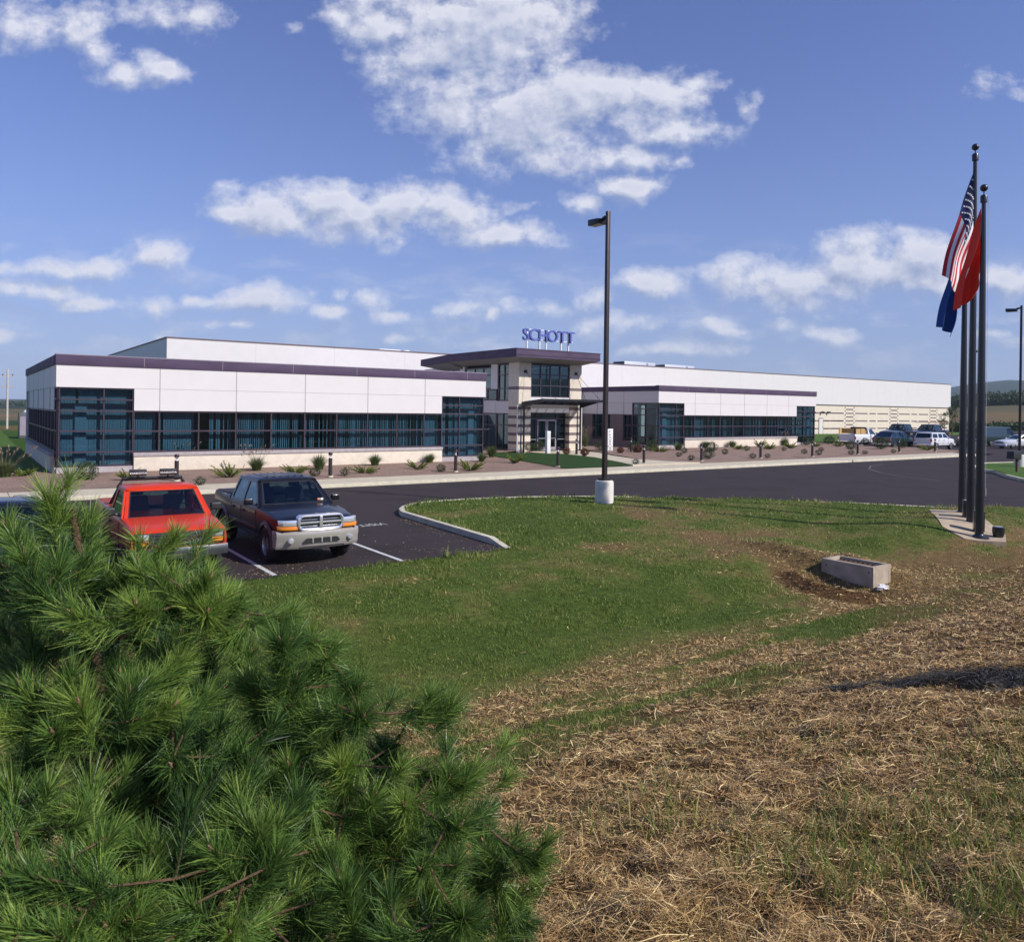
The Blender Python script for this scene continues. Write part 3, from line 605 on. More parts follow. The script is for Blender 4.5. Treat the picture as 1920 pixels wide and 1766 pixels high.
for y0, y1 in ((10.4, 12.0), (14.4, 28.8)): MB().box(A0-.08, A0+.3, y0+.003, y1-.003, .78, 2.99).build('wall_pier', BAND, BLD)
MB().box(A0-.12, A0+.3, 9.42, 28.8, -.1, .775).build('base_wall', BAND, BLD)
MB().box(A1-.3, A1, B0+.302, 28.8, 4.0, 4.95).build('wall', PANEL, BLD); MB().box(A1-.3, A1-.02, 9.0, 28.8, -.1, 3.998).build('wall', PANEL, BLD)
MB().box(A1-.3, A1+.05, B0+.302, 28.8, 4.955, 5.38).build('fascia', FASCIA, BLD)
window(6.42, 9.0, .52, 3.99, A1, side=2, us=(7.7,), rows=(1.16, 2.09, 2.97, 3.47))
# ---- link between wings and tower, behind
MB().box(18.9, 26.6, 18.6, 18.9, -.1, 4.9).build('wall', PANEL, BLD)
MB().box(18.9, 26.6, 18.9, 29.3, 4.6, 4.9).build('roof', GREYTRIM, BLD)
MB().box(32.9, 39.7, 15.9, 16.2, 3.0, 4.9).build('wall', PANEL, BLD); window(32.9, 39.7, .3, 2.99, 15.9, us=(34.6, 36.3, 38), rows=(2.1,))
MB().box(32.9, 39.75, 16.2, 29.3, 4.6, 4.9).build('roof', GREYTRIM, BLD)
# ---- warehouse behind: front at b = 29.5
A0, A1, B0, TZ = 7.11, 136.8, 29.5, 8.72
up_ = MB().box(A0, A1, B0, B0+.4, 4.65, TZ).build('wall', PANEL, BLD)
MB().box(A0, A0+.4, B0+.402, B0+70, 4.65, TZ+.0).build('wall', PANEL, BLD)
MB().box(A1-.4, A1, B0+.402, B0+70, 0, TZ).build('wall', PANEL, BLD); MB().box(A0+.42, A1-.42, B0+69.6, B0+70, 0, TZ).build('wall', PANEL, BLD)
MB().box(A0+.1, A0+.4, B0+.3, B0+69.9, -.1, 4.648).build('wall', BLOCK, BLD)
MB().box(A0+.4, A1-.4, B0+.4, B0+69.6, TZ-.4, TZ-.3).build('roof', GREYTRIM, BLD)
MB().box(A0-.05, A1+.05, B0-.05, B0+.42, TZ+.002, TZ+.10).build('coping', BAND, BLD)
mb = MB(); mb.add([(A0-.05, B0+.422, TZ+.002), (A0+.42, B0+.422, TZ+.002), (A0+.42, B0+70, TZ+.002), (A0-.05, B0+70, TZ+.002), (A0-.05, B0+.422, TZ+.10), (A0+.42, B0+.422, TZ+.10), (A0+.42, B0+70, TZ+.10), (A0-.05, B0+70, TZ+.10)], [(0, 3, 2, 1), (4, 5, 6, 7), (0, 1, 5, 4), (1, 2, 6, 5), (2, 3, 7, 6), (3, 0, 4, 7)])
mb.build('coping', BAND, BLD)
br_ = MB().box(A0, A1-.15, B0+.15, B0+.4, -.3, 4.55).build('wall', BLOCK, BLD); MB().box(A0, A1, B0+.05, B0+.42, 4.553, 4.647).build('sill', BAND, BLD)
jw = [(a-.02, a+.02, B0-.003, B0+.05, 4.65, TZ) for a in np.arange(A0+7.2, A1, 7.2)]
J2 = mat('panel_seam', (.60, .57, .58), .7, var=.03); mb = MB()
for r_ in jw: mb.box(*r_)
addto(up_, mb, J2)
# brown blocks set in a pattern of dashes, bars and dots
mb = MB(); P = 12.78
def dash(a0, a1, z, h=.2): mb.box(a0, a1, B0+.145, B0+.2, z-h/2, z+h/2)
for k in range(-3, 4):
    s = 104.15+P*k
    if s < 70 or s > 134: 
        continue
    for z in (3.38, 2.22, 1.05):
        dash(s+.25, s+2.4, z)
        for (u0, u1) in ((2.85, 6.3), (6.85, 8.7), (9.2, 12.35)):
            if s+u1 < A1-.2: dash(s+u0, s+u1, z)
    for z in (3.98, 2.82, 1.63):
        dash(s+.35, s+2.3, z)
        for dz in (-.28, .28):
            dash(s-.05, s+.28, z+dz, .18); dash(s+2.38, s+2.7, z+dz, .18)
for z in (3.38, 2.22, 1.05): dash(97.0 if z > 2.5 else 98.7, 103.9, z); dash(90, 96.7, z)
addto(br_, mb, BAND)
d_ = MB().box(97.5, 98.4, B0+.10, B0+.14, .2, 2.55).build('door', PANEL, BLD); MB().box(98.25, 98.3, B0+.06, B0+.1, 1.2, 1.35).build('handle', STEEL, d_)
MB().box(97.38, 98.52, B0+.12, B0+.148, .2, 2.66).build('door_frame', BAND, BLD)
for a_ in (98.0, 99.6):
    MB().box(a_-.12, a_+.12, B0-.35, B0+.15, 3.45, 3.6).build('wall_lamp', STEEL, BLD)
# ---- entrance tower
TB = 7.5
def pillar(a0, a1, b0, b1, face=None):
    z = -.1; lv = [.73, 1.36, 2.0, 2.63]; hs = .21; zz = [-.1]
    mb = MB(); mc = MB(); cur = -.1
    for c in (.84, 1.47, 2.1, 2.73, 3.38, 4.86):
        mb.box(a0, a1, b0, b1, cur, c-.11); mc.box(a0+.006, a1-.006, b0+.006, b1-.006, c-.108, c+.108); cur = c+.11
    mb.box(a0, a1, b0, b1, cur, 6.72)
    p = mb.build('pillar', BLOCK, BLD); addto(p, mc, BAND)
pillar(26.65, 27.75, TB, TB+1.3); pillar(31.45, 32.6, TB, TB+1.3)
# upper hall window, panel below it, doors
window(27.76, 31.44, 4.23, 6.65, TB, us=(28.68, 29.6, 30.52), rows=(5.08, 5.9), gm=GL2, fw=.07)
MB().box(27.76, 31.44, TB+.05, TB+.3, 3.08, 4.22).build('wall', PANEL, BLD)
window(27.76, 31.44, .22, 3.07, TB+.45, us=(28.62, 30.58), rows=(2.62,), fw=.08, name='door_frame', gm=GL)
for u in (28.70, 29.62):
    d_ = MB().box(u, u+.1, TB+.42, TB+.5, .24, 2.55).box(u+.78, u+.88, TB+.42, TB+.5, .24, 2.55).box(u+.1, u+.78, TB+.42, TB+.5, .24, .5).box(u+.1, u+.78, TB+.42, TB+.5, 2.45, 2.55).build('door', GREYTRIM, BLD)
    MB().box(u+.1, u+.78, TB+.36, TB+.40, 1.12, 1.18).build('handle', ALU, d_); MB().box(u+.1, u+.78, TB+.455, TB+.465, .5, 2.45).build('pane', GL, d_)
MB().box(27.8, 28.6, TB+.40, TB+.44, 1.05, 1.1).box(30.6, 31.4, TB+.40, TB+.44, 1.05, 1.1).build('rail', ALU, BLD)
# side of the tower facing left (a = 26.7) and right
TS = 26.75
window(8.82, 10.4, 3.92, 6.66, TS, side=1, us=(9.6,), rows=(4.85, 5.9), gm=GL2, fw=.07)
MB().box(TS, TS+.25, 8.82, 10.6, 3.0, 3.90).build('wall', PANEL, BLD)
window(8.82, 10.6, .3, 2.98, TS, side=1, us=(9.7,), rows=(2.1,), fw=.07)
MB().box(TS-.02, TS+.3, 10.42, 11.3, 4.82, 6.7).build('wall_pier', PANEL, BLD)
window(10.62, 18.5, 3.96, 4.80, TS, side=1, us=(11.9, 13.6, 15.3), fw=.07)
MB().box(TS-.01, TS+.3, 10.62, 18.5, 3.0, 3.95).build('wall', PANEL, BLD)
window(10.62, 18.5, .3, 2.98, TS, side=1, us=(12, 13.4, 15), rows=(2.1,), fw=.07)
for y0, y1 in ((11.32, 15.2), (15.9, 18.5)): window(y0, y1, 4.84, 6.5, TS, side=1, us=tuple(np.arange(y0+1.2, y1-.4, 1.25)), rows=(5.9,), gm=GL2, fw=.07)
MB().box(TS, TS+.3, 15.22, 15.88, 4.82, 6.7).build('wall_pier', PANEL, BLD)
MB().box(32.35, 32.6, 8.81, 22, -.1, 6.7).build('wall', PANEL, BLD)
MB().box(27.1, 32.3, 21.7, 22, -.1, 6.7).build('wall', PANEL, BLD)
MB().box(27.1, 32.3, 8.3, 21.7, .1, .22).build('floor', DARKIN, BLD)
MB().box(27.2, 32.3, 14, 14.2, .22, 4.6).build('inner_wall', INWALL, BLD)
MB().box(TS+.05, 32.5, 18.5, 22, 6.3, 6.7).build('wall', PANEL, BLD)
# roof: thick flat edge over a sloping soffit, stepping down at the rear left
def roof(a0, a1, b0, b1, z0, z1, soff, zs, m1):
    MB().box(a0, a1, b0, b1, z0, z1).build('roof', m1, BLD)
    (c0, c1, d0, d1) = soff
    MB().add([(a0+.03, b0+.03, z0-.003), (a1-.03, b0+.03, z0-.003), (a1-.03, b1-.03, z0-.003), (a0+.03, b1-.03, z0-.003), (c0, d0, zs), (c1, d0, zs), (c1, d1, zs), (c0, d1, zs)],
        [(0, 1, 5, 4), (1, 2, 6, 5), (2, 3, 7, 6), (3, 0, 4, 7), (4, 5, 6, 7)]).build('soffit', INWALL, BLD)
roof(25.32, 33.15, 6.0, 15.5, 7.0, 7.56, (26.66, 32.59, 7.49, 15.4), 6.73, FASCIA)
MB().box(25.29, 33.18, 5.97, 15.52, 7.563, 7.62).build('coping', FASCIA, BLD)
MB().box(25.30, 33.17, 5.985, 6.1, 7.14, 7.17).build('drip_edge', STEEL, BLD)
MB().add([(25.32, 15.51, 6.98), (33.15, 15.51, 6.98), (33.15, 20, 6.85), (25.32, 20, 6.85), (25.32, 15.51, 7.6), (33.15, 15.51, 7.6), (33.15, 20, 7.38), (25.32, 20, 7.38)], [(0, 3, 2, 1), (4, 5, 6, 7), (0, 1, 5, 4), (1, 2, 6, 5), (2, 3, 7, 6), (3, 0, 4, 7)]).build('roof', FASCIA, BLD)
MB().add([(25.4, 15.52, 6.97), (33.1, 15.52, 6.97), (33.1, 19.95, 6.84), (25.4, 19.95, 6.84), (26.7, 15.52, 6.5), (32.5, 15.52, 6.5), (32.5, 18.6, 6.48), (26.7, 18.6, 6.48)], [(0, 1, 5, 4), (1, 2, 6, 5), (2, 3, 7, 6), (3, 0, 4, 7), (4, 5, 6, 7)]).build('soffit', INWALL, BLD)
# entrance canopy: steel frame, glass, tie rods, posts and downpipes
CN = empty('canopy', (0, 0, 0)); CN.parent = BLD
mb = MB()
P0_, P1_, Q0, Q1 = (26.85, 7.35, 3.72), (32.35, 7.35, 3.72), (27.05, 4.9, 3.98), (32.15, 4.9, 3.98)
def bar(p, q, w_, h_, mbx=None):
    mbx = mbx or mb; p, q = Vector(p), Vector(q); d = (q-p).normalized(); x = d.cross(Vector((0, 0, 1))).normalized()*w_/2; z = x.cross(d).normalized()*h_/2
    v = [p+x+z, p-x+z, p-x-z, p+x-z, q+x+z, q-x+z, q-x-z, q+x-z]
    mbx.add(v, [(0, 1, 2, 3), (7, 6, 5, 4), (0, 4, 5, 1), (1, 5, 6, 2), (2, 6, 7, 3), (3, 7, 4, 0)])
for p, q in ((P0_, Q0), (P1_, Q1)):
    # tapering brackets
    x = .06; mb.add([(p[0]-x, p[1], p[2]-.28), (p[0]+x, p[1], p[2]-.28), (p[0]+x, p[1], p[2]+.12), (p[0]-x, p[1], p[2]+.12), (q[0]-x, q[1], q[2]-.08), (q[0]+x, q[1], q[2]-.08), (q[0]+x, q[1], q[2]+.08), (q[0]-x, q[1], q[2]+.08)],
        [(0, 3, 2, 1), (4, 5, 6, 7), (0, 1, 5, 4), (1, 2, 6, 5), (2, 3, 7, 6), (3, 0, 4, 7)])
bar((26.7, 4.86, 3.98), (32.5, 4.86, 3.98), .12, .18); bar((27.0, 6.1, 3.88), (32.2, 6.1, 3.88), .08, .12); bar((26.95, 7.3, 3.75), (32.3, 7.3, 3.75), .1, .18)
for u in np.linspace(27.9, 31.3, 5): bar((u, 7.2, 3.80), (u, 4.9, 4.0), .06, .12)
mb.build('canopy_frame', STEEL, CN)
MB().add([(26.95, 4.95, 4.06), (32.25, 4.95, 4.06), (32.25, 7.3, 3.87), (26.95, 7.3, 3.87), (26.95, 4.95, 4.075), (32.25, 4.95, 4.075), (32.25, 7.3, 3.885), (26.95, 7.3, 3.885)], [(0, 3, 2, 1), (4, 5, 6, 7), (0, 1, 5, 4), (1, 2, 6, 5), (2, 3, 7, 6), (3, 0, 4, 7)]).build('canopy_glass', glass('canopy_glazing', (.45, .47, .52), 1.3), CN)
for u, us_ in ((27.2, (26.95, 28.2)), (32.0, (30.9, 32.3))):
    t_ = MB().box(u-.1, u+.1, TB-.12, TB, 5.98, 6.18)
    for v in us_: t_.tube([(u, TB-.08, 6.08), (v, 5.0, 4.05)], .014, 6)
    t_.build('tie_rod', STEEL, CN)
for u in (27.0, 32.35):
    MB().tube([(u, 7.3, .0), (u, 7.3, 3.6)], .07, 12).build('canopy_post', STEEL, CN, smooth=40)
for u in (26.58, 32.68): MB().tube([(u, 7.55, .0), (u, 7.55, 3.6)], .045, 10).build('downpipe', WHITEP, CN, smooth=40)
# ---- things on the roofs
def sign_letters():
    root = empty('rooftop_sign', W(28.7, 6.6, 7.62), ANG, 'raised blue metal capital letters reading SCHOTT on white posts above the entrance roof', 'sign')
    blue = mat('blue_enamel', (.10, .13, .42), .35, var=.1, coat=.3); side_ = mat('blue_enamel_edge', (.17, .19, .42), .4)
    mes = []; gap = .05
    for ch in 'SCHOTT':
        me = text_mesh(ch, 1.22, .10, align='LEFT', sx=1.0, offset=.005); xs_ = [v.co.x for v in me.vertices]; mes.append((me, min(xs_), max(xs_)))
    tot = sum(b-a for _, a, b in mes)+gap*5; k_ = 4.75/tot; x = -2.4
    for me, a_, b_ in mes:
        me.transform(Matrix.Translation((-a_, 0, 0))); me.transform(Matrix.Diagonal((k_, 1, 1, 1))); me.transform(Matrix.Rotation(R_(90), 4, 'X')); me.materials.append(blue)
        o = link('letter', me, None, root); o.location = (x, 0, .66); x += (b_-a_+gap)*k_
    for x in (-1.92, -.78, -.18, 1.22, 1.92):
        MB().box(x-.05, x+.05, .12, .22, 0, 1.55).build('post', WHITEP, root, bevel=.008)
    MB().box(-2.3, 2.35, .13, .19, .72, .78).box(-2.3, 2.35, .13, .19, 1.44, 1.5).build('rail', WHITEP, root)
sign_letters()
HV = mat('hvac_steel', (.55, .57, .62), .45, metal=.4, var=.06)
def hvac(a, b, z, wd, dp, h, lab, hood=True):
    r_ = empty('rooftop_unit', W(a, b, z), ANG, lab, 'air conditioner', 'air units on the warehouse roof')
    MB().box(-wd/2, wd/2, 0, dp, .15, h).build('housing', HV, r_, bevel=.03); MB().box(-wd/2+.1, wd/2-.1, .1, dp-.1, 0, .149).build('curb', BAND, r_)
    if hood: MB().add([(-wd/2-.9, .1, h*.45), (-wd/2-.003, .1, h*.35), (-wd/2-.003, .1, h-.05), (-wd/2-.9, dp-.1, h*.45), (-wd/2-.003, dp-.1, h*.35), (-wd/2-.003, dp-.1, h-.05)], [(0, 1, 2), (3, 5, 4), (0, 3, 4, 1), (1, 4, 5, 2), (0, 2, 5, 3)]).build('intake_hood', STEEL, r_)
    MB().box(wd/2-1.7, wd/2-1.4, -.02, .0, .3, h-.1).build('access_panel', GREYTRIM, r_)
hvac(68.8, 38, 8.4, 5.8, 2.2, 1.55, 'grey air unit with dark intake hood, left of the pair on the warehouse roof')
hvac(76.6, 38, 8.4, 6.0, 2.2, 1.45, 'grey air unit, right of the pair on the warehouse roof')
r_ = empty('roof_vent', W(30.6, 36, 8.4), ANG, 'low white domed vent on the warehouse roof left of the entrance tower', 'vent')
MB().box(-1.5, 1.1, 0, 1.2, 0, 1.05).build('vent_housing', WHITEP, r_, bevel=.22, seg=3); MB().lathe([(0, 1.1), (.34, 1.05), (.5, .85), (.5, .0)], 16, (1.9, .5, 0)).build('vent_cap', WHITEP, r_, smooth=50)
# ---- freestanding white signs at the door
r_ = empty('pylon_sign', W(33.5, 5.25, .2), ANG+R_(8), 'upright white panel sign with vertical grey lettering beside the entrance path', 'sign')
MB().box(-.36, .36, -.06, .06, 0, 1.72).build('panel', WHITEP, r_, bevel=.01)
me = text_mesh('SCHOTT', .44, .004, align='CENTER', sx=.95); me.transform(Matrix.Rotation(R_(90), 4, 'X') @ Matrix.Rotation(R_(90), 4, 'Z'))
o = link('lettering', me, mat('grey_lettering', (.08, .08, .10), .5), r_); o.location = (.17, -.066, .84)
MB().box(-.27, -.255, -.067, -.062, .18, .40).build('logo_mark', mat('grey_lettering', (.08, .08, .10)), r_)
v = Vector((2.52, 54.04, .16))
r_ = empty('post_sign', v, ANG, 'slim plain white square post standing at the lawn edge before the doors', 'post')
MB().box(-.15, .15, -.12, .12, 0, 1.66).build('post_body', WHITEP, r_, bevel=.012); MB().box(-.13, .13, -.124, -.12, 1.1, 1.55).build('face_plate', PANEL, r_)
# ================================================================== vehicles
TYRE = mat('tyre_rubber', (.018, .017, .018), .85, var=.2, bump=.3)
BLKTRIM = mat('black_trim', (.020, .020, .022), .5, var=.1)
CHROME = mat('chrome', (.86, .86, .88), .16, metal=.75, var=.02)
RIM = mat('alloy_rim', (.45, .46, .48), .3, metal=.9, var=.05)
LENSW = mat('headlamp_lens', (.75, .77, .80), .12, metal=.6, coat=1)
LENSA = mat('amber_lens', (.80, .24, .02), .2, coat=1)
LENSR = mat('red_lens', (.50, .02, .03), .2, coat=1)
CABIN = mat('cabin_plastic', (.09, .095, .10), .7)
SEAT = mat('seat_cloth', (.20, .21, .22), .9)
AUTOGL = glass('car_glass', (.50, .56, .58), 1.0)
DKGL = glass('dark_car_glass', (.12, .14, .15), 1.5)
def paint(name, c, rough=.28, metal=.0, coat=.8): return mat(name, c, rough, metal=metal, var=.04, coat=coat)
def eval_mesh(o):
    dg = bpy.context.evaluated_depsgraph_get(); return bpy.data.meshes.new_from_object(o.evaluated_get(dg))
def boolean_cut(o, cutters):
    """subtract closed meshes from o's mesh"""
    tmp = []
    for me in cutters:
        c = bpy.data.objects.new('c', me); col.objects.link(c); tmp.append(c)
        md = o.modifiers.new('b', 'BOOLEAN'); md.operation = 'DIFFERENCE'; md.object = c; md.solver = 'EXACT'
    me = eval_mesh(o); o.modifiers.clear()
    for c in tmp: bpy.data.objects.remove(c)
    return me
def half_section(w_, zb, zt, crown=.03, r=.07, tuck=.93, belly=None):
    zm = belly or zb+(zt-zb)*.55
    return [(0, zb), (w_*tuck*.9, zb), (w_*tuck, zb+.03), (w_*.985, zb+(zm-zb)*.5), (w_, zm), (w_*.99, zt-r*1.3), (w_*.975, zt-r*.5), (w_-r*.75, zt-r*.08), (w_-r*1.5, zt+crown*.15), (w_*.55, zt+crown*.75), (0, zt+crown)]
def loft(sections):
    """sections: list of (x, half section); closed skin mirrored left-right"""
    mb = MB(); n = None
    for x, hs in sections:
        loop = [(x, y, z) for y, z in hs]+[(x, -y, z) for y, z in hs[-2:0:-1]]; n = len(loop); mb.v += loop
    for i in range(len(sections)-1):
        for j in range(n): mb.f.append((i*n+j, i*n+(j+1) % n, (i+1)*n+(j+1) % n, (i+1)*n+j))
    mb.f += [tuple(range(n))[::-1], tuple((len(sections)-1)*n+j for j in range(n))]
    return mb
def panel(outer, holes, th=.035):
    """flat panel with window holes: outer and holes are lists of 3D points in about one plane"""
    loops = [[Vector(p) for p in outer]]+[[Vector(p) for p in h] for h in holes]
    flat = [p for l in loops for p in l]
    nrm = Vector((0, 0, 0)); l = loops[0]
    for i in range(len(l)): nrm += l[i].cross(l[(i+1) % len(l)])
    nrm.normalize(); n = len(flat); mb = MB(); tris = tessellate_polygon(loops)
    mb.v = [tuple(p+nrm*th/2) for p in flat]+[tuple(p-nrm*th/2) for p in flat]
    mb.f = [tuple(t) for t in tris]+[tuple(i+n for i in t[::-1]) for t in tris]
    k = 0
    for l in loops:
        for i in range(len(l)): a, b = k+i, k+(i+1) % len(l); mb.f.append((a, b, b+n, a+n))
        k += len(l)
    return mb
def roundpoly(pts, r=.06, n=4):
    out = []; pts = [Vector(p) for p in pts]; k = len(pts)
    for i, p in enumerate(pts):
        a = pts[i-1]; b = pts[(i+1) % k]; d0 = (a-p); d1 = (b-p); rr = min(r, d0.length*.45, d1.length*.45)
        s, e = p+d0.normalized()*rr, p+d1.normalized()*rr
        for j in range(n+1): t = j/n; out.append(s*(1-t)**2+p*2*t*(1-t)+e*t*t)
    return out
def wheel(parent, x, y, r, wd, side, spokes=5, rimm=None):
    w0 = bpy.data.objects.new('wheel', None); col.objects.link(w0); w0.parent = parent; w0.location = (x, y, r)
    MB().lathe([(r*.62, -wd/2), (r*.80, -wd/2-.008), (r*.95, -wd/2+.01), (r, -wd*.32), (r, wd*.32), (r*.95, wd/2-.01), (r*.80, wd/2+.008), (r*.62, wd/2)], 32, axis='Y').build('tyre', TYRE, w0, smooth=50)
    mb = MB(); o_ = side*wd*.36
    mb.lathe([(r*.64, -wd/2+.01), (r*.60, -wd*.3), (r*.60, wd*.3), (r*.64, wd/2-.01)], 28, axis='Y'); mb.lathe([(0, o_), (r*.17, o_), (r*.19, o_-side*.03)], 16, axis='Y')
    for k in range(spokes):
        t = 2*math.pi*k/spokes+.3; c, s = math.cos(t), math.sin(t); w2 = .045
        def P(rr, off, dd): return (rr*c-off*s, o_-dd*side, rr*s+off*c)
        mb.add([P(r*.12, -w2, 0), P(r*.12, w2, 0), P(r*.62, w2*.8, .015), P(r*.62, -w2*.8, .015), P(r*.12, -w2, .04), P(r*.12, w2, .04), P(r*.62, w2*.8, .05), P(r*.62, -w2*.8, .05)],
               [(0, 1, 2, 3), (7, 6, 5, 4), (0, 3, 7, 4), (1, 5, 6, 2)])
    mb.build('rim', rimm or RIM, w0, smooth=40)
    MB().lathe([(0, -side*wd*.1), (r*.60, -side*wd*.1), (r*.60, side*wd*.0), (0, side*wd*.0)], 24, axis='Y').build('brake_disc', BLKTRIM, w0)
    return w0
def ring_frame(w_, h_, th, d, r, x, zc, yc=0):
    """rounded rectangular ring lying in the plane x = const"""
    def rr(a, b, rad): return roundpoly([(x, yc-a, zc-b), (x, yc+a, zc-b), (x, yc+a, zc+b), (x, yc-a, zc+b)], rad, 5)
    o = rr(w_/2, h_/2, r); i = rr(w_/2-th, h_/2-th, max(r-th, .01)); n = len(o); mb = MB()
    for L_, dx_ in ((o, 0), (i, 0), (o, -d), (i, -d)): mb.v += [(p.x+dx_, p.y, p.z) for p in L_]
    mid = [((a+b)/2) for a, b in zip(o, i)]; mb.v += [(p.x+.018, p.y, p.z) for p in mid]
    for j in range(n):
        k = (j+1) % n
        mb.f += [(j, k, 4*n+k, 4*n+j), (4*n+j, 4*n+k, n+k, n+j), (2*n+j, 2*n+k, k, j), (n+j, n+k, 3*n+k, 3*n+j)]
    return mb
def vehicle(name, label, cat, S, pm, loc, rz, group=None, detail=True):
    """S: dict of sizes in metres; x forward from the middle of the wheelbase, y left, z up"""
    root = empty(name, loc, rz, label, cat, group); hw = S['w']/2; wb = S['wb']/2; R = S['r']; xf, xr = S['xf'], S['xr']; zb = S.get('zb', .36)
    zh0, zh1, zbelt = S['zh0'], S['zh1'], S['zbelt']; cow, rear = S['cowl'], S['cabrear']; zr = S['zdeck']; zroof = S['zroof']
    tp = S.get('taper', .05); cr = S.get('crown', .03)
    secs = [(xr, half_section(hw*.97, zb+.06, zr-.03, .0)), (xr+.10, half_section(hw, zb, zr, .005)), (rear-.08, half_section(hw, zb, zr, .005)), (rear-.04, half_section(hw, zb, zbelt, .0)), (rear+.02, half_section(hw, zb, zbelt, .0)),
            (cow-.25, half_section(hw, zb, zbelt, .0)), (cow, half_section(hw, zb, zh1, cr)), ((cow+xf)/2, half_section(hw-.005, zb, (zh0+zh1)/2+.012, cr*1.2)), (xf-.32, half_section(hw-tp*.5, zb, zh0+.015, cr*1.2)),
            (xf-.12, half_section(hw-tp, zb+.02, zh0-.005, cr*1.1)), (xf-.02, half_section(hw-tp*1.6, zb+.10, zh0-.055, cr))]
    body = loft(secs).build('body', pm, root)
    cut = []
    for sx in (wb, -wb):
        for sy in (-1, 1):
            c = MB().lathe([(0, -.17), (R*1.17, -.17), (R*1.17, .17), (0, .17)], 30, (sx, sy*(hw-.12), R+.02), 'Y'); bm = bmesh.new(); me = c.mesh(); bm.from_mesh(me); bmesh.ops.remove_doubles(bm, verts=bm.verts, dist=1e-5); bmesh.ops.recalc_face_normals(bm, faces=bm.faces); bm.to_mesh(me); bm.free(); cut.append(me)
    if S['kind'] == 'pickup': me = MB().box(xr+.07, rear-.13, -hw+.10, hw-.10, .72, 3).mesh(); bm = bmesh.new(); bm.from_mesh(me); bmesh.ops.recalc_face_normals(bm, faces=bm.faces); bm.to_mesh(me); bm.free(); cut.append(me)
    ih = MB().box(rear+.06, cow-.12, -hw+.10, hw-.10, .55, 3).mesh(); bm = bmesh.new(); bm.from_mesh(ih); bmesh.ops.recalc_face_normals(bm, faces=bm.faces); bm.to_mesh(ih); bm.free(); cut.append(ih)
    nm = boolean_cut(body, cut); body.data = nm; nm.polygons.foreach_set('use_smooth', [True]*len(nm.polygons)); nm.set_sharp_from_angle(angle=R_(28))
    if not nm.materials: nm.materials.append(pm)
    # wheels
    for sx in (wb, -wb):
        for sy in (-1, 1): wheel(root, sx, sy*(hw-.13), R, S.get('tw', .24), sy, rimm=S.get('rim'))
    MB().box(-wb+.3, wb-.3, -hw+.25, hw-.25, zb-.08, zb+.1).box(xr+.3, -wb-.35, -.5, .5, zb-.06, zb+.1).box(-wb-.05, -wb+.05, -hw+.2, hw-.2, R-.05, R+.05).box(wb-.05, wb+.05, -hw+.2, hw-.2, R-.05, R+.05).build('underbody', BLKTRIM, root)
    # cab
    b0, b1 = hw-.045, S['roofw']/2; xa0, xa1 = S['wsb'], S['wst']; xb1, xb0 = S['rwt'], S['rwb']; zl = zbelt-.02; zt = zroof-.07
    def side(x, z, s):
        t = (z-zl)/(zt-zl); return (x, s*(b0+(b1-b0)*t), z)
    gl = S.get('glass', AUTOGL)
    # windscreen and rear window panels
    for (x0, x1, nme) in ((xa0, xa1, 'windscreen'), (xb0, xb1, 'rear_window')):
        sg = 1 if nme == 'windscreen' else -1; yb, yt = b0-.03, b1-.02
        out = [(x0, -yb, zl), (x0+sg*.05, -yb*.5, zl), (x0+sg*.07, 0, zl), (x0+sg*.05, yb*.5, zl), (x0, yb, zl), (x1, yt, zt), (x1+sg*.05, 0, zt+.01), (x1, -yt, zt)]
        def ip(u, v):
            y = (yb+(yt-yb)*v)*u; return (x0+(x1-x0)*v+sg*.06*(1-u*u), y, zl+(zt-zl)*v)
        nseg = 8; mb = MB(); g_ = MB(); u0, v0, v1 = .90, S.get('wv0', .07), .93
        us = [-1, -u0]+[-u0+2*u0*k/nseg for k in range(1, nseg)]+[u0, 1]; vs = [0, v0, v1, 1]
        def quadpatch(m_, ua, ub, va, vb, off, th):
            p = [ip(ua, va), ip(ub, va), ip(ub, vb), ip(ua, vb)]; m_.add([(a+sg*off, b, c) for a, b, c in p]+[(a+sg*(off-th), b, c) for a, b, c in p], [(0, 1, 2, 3), (7, 6, 5, 4), (0, 4, 5, 1), (1, 5, 6, 2), (2, 6, 7, 3), (3, 7, 4, 0)])
        for i in range(len(us)-1):
            for j in range(3):
                if 0 < i < len(us)-2 and j == 1: quadpatch(g_, us[i], us[i+1], vs[j], vs[j+1], -.008, .004)
                else: quadpatch(mb, us[i], us[i+1], vs[j], vs[j+1], 0, .03)
        bmj = mb.build(nme+'_surround', pm, root, fix=True)
        g = g_.build(nme, gl, root); 
        sm = MB()
        for (ua, ub, va, vb) in ((-u0, u0, v0-.012, v0+.02), (-u0, u0, v1-.02, v1+.012), (-u0-.012, -u0+.02, v0, v1), (u0-.02, u0+.012, v0, v1)):
            k = 8 if ub-ua > 1 else 1
            for q_ in range(k): quadpatch(sm, ua+(ub-ua)*q_/k, ua+(ub-ua)*(q_+1)/k, va, vb, .004, .012)
        sm.build('seal', BLKTRIM, root)
    splits = S['side']      # list of (xbottom0, xbottom1) window bays from front to rear, slanted to the pillars
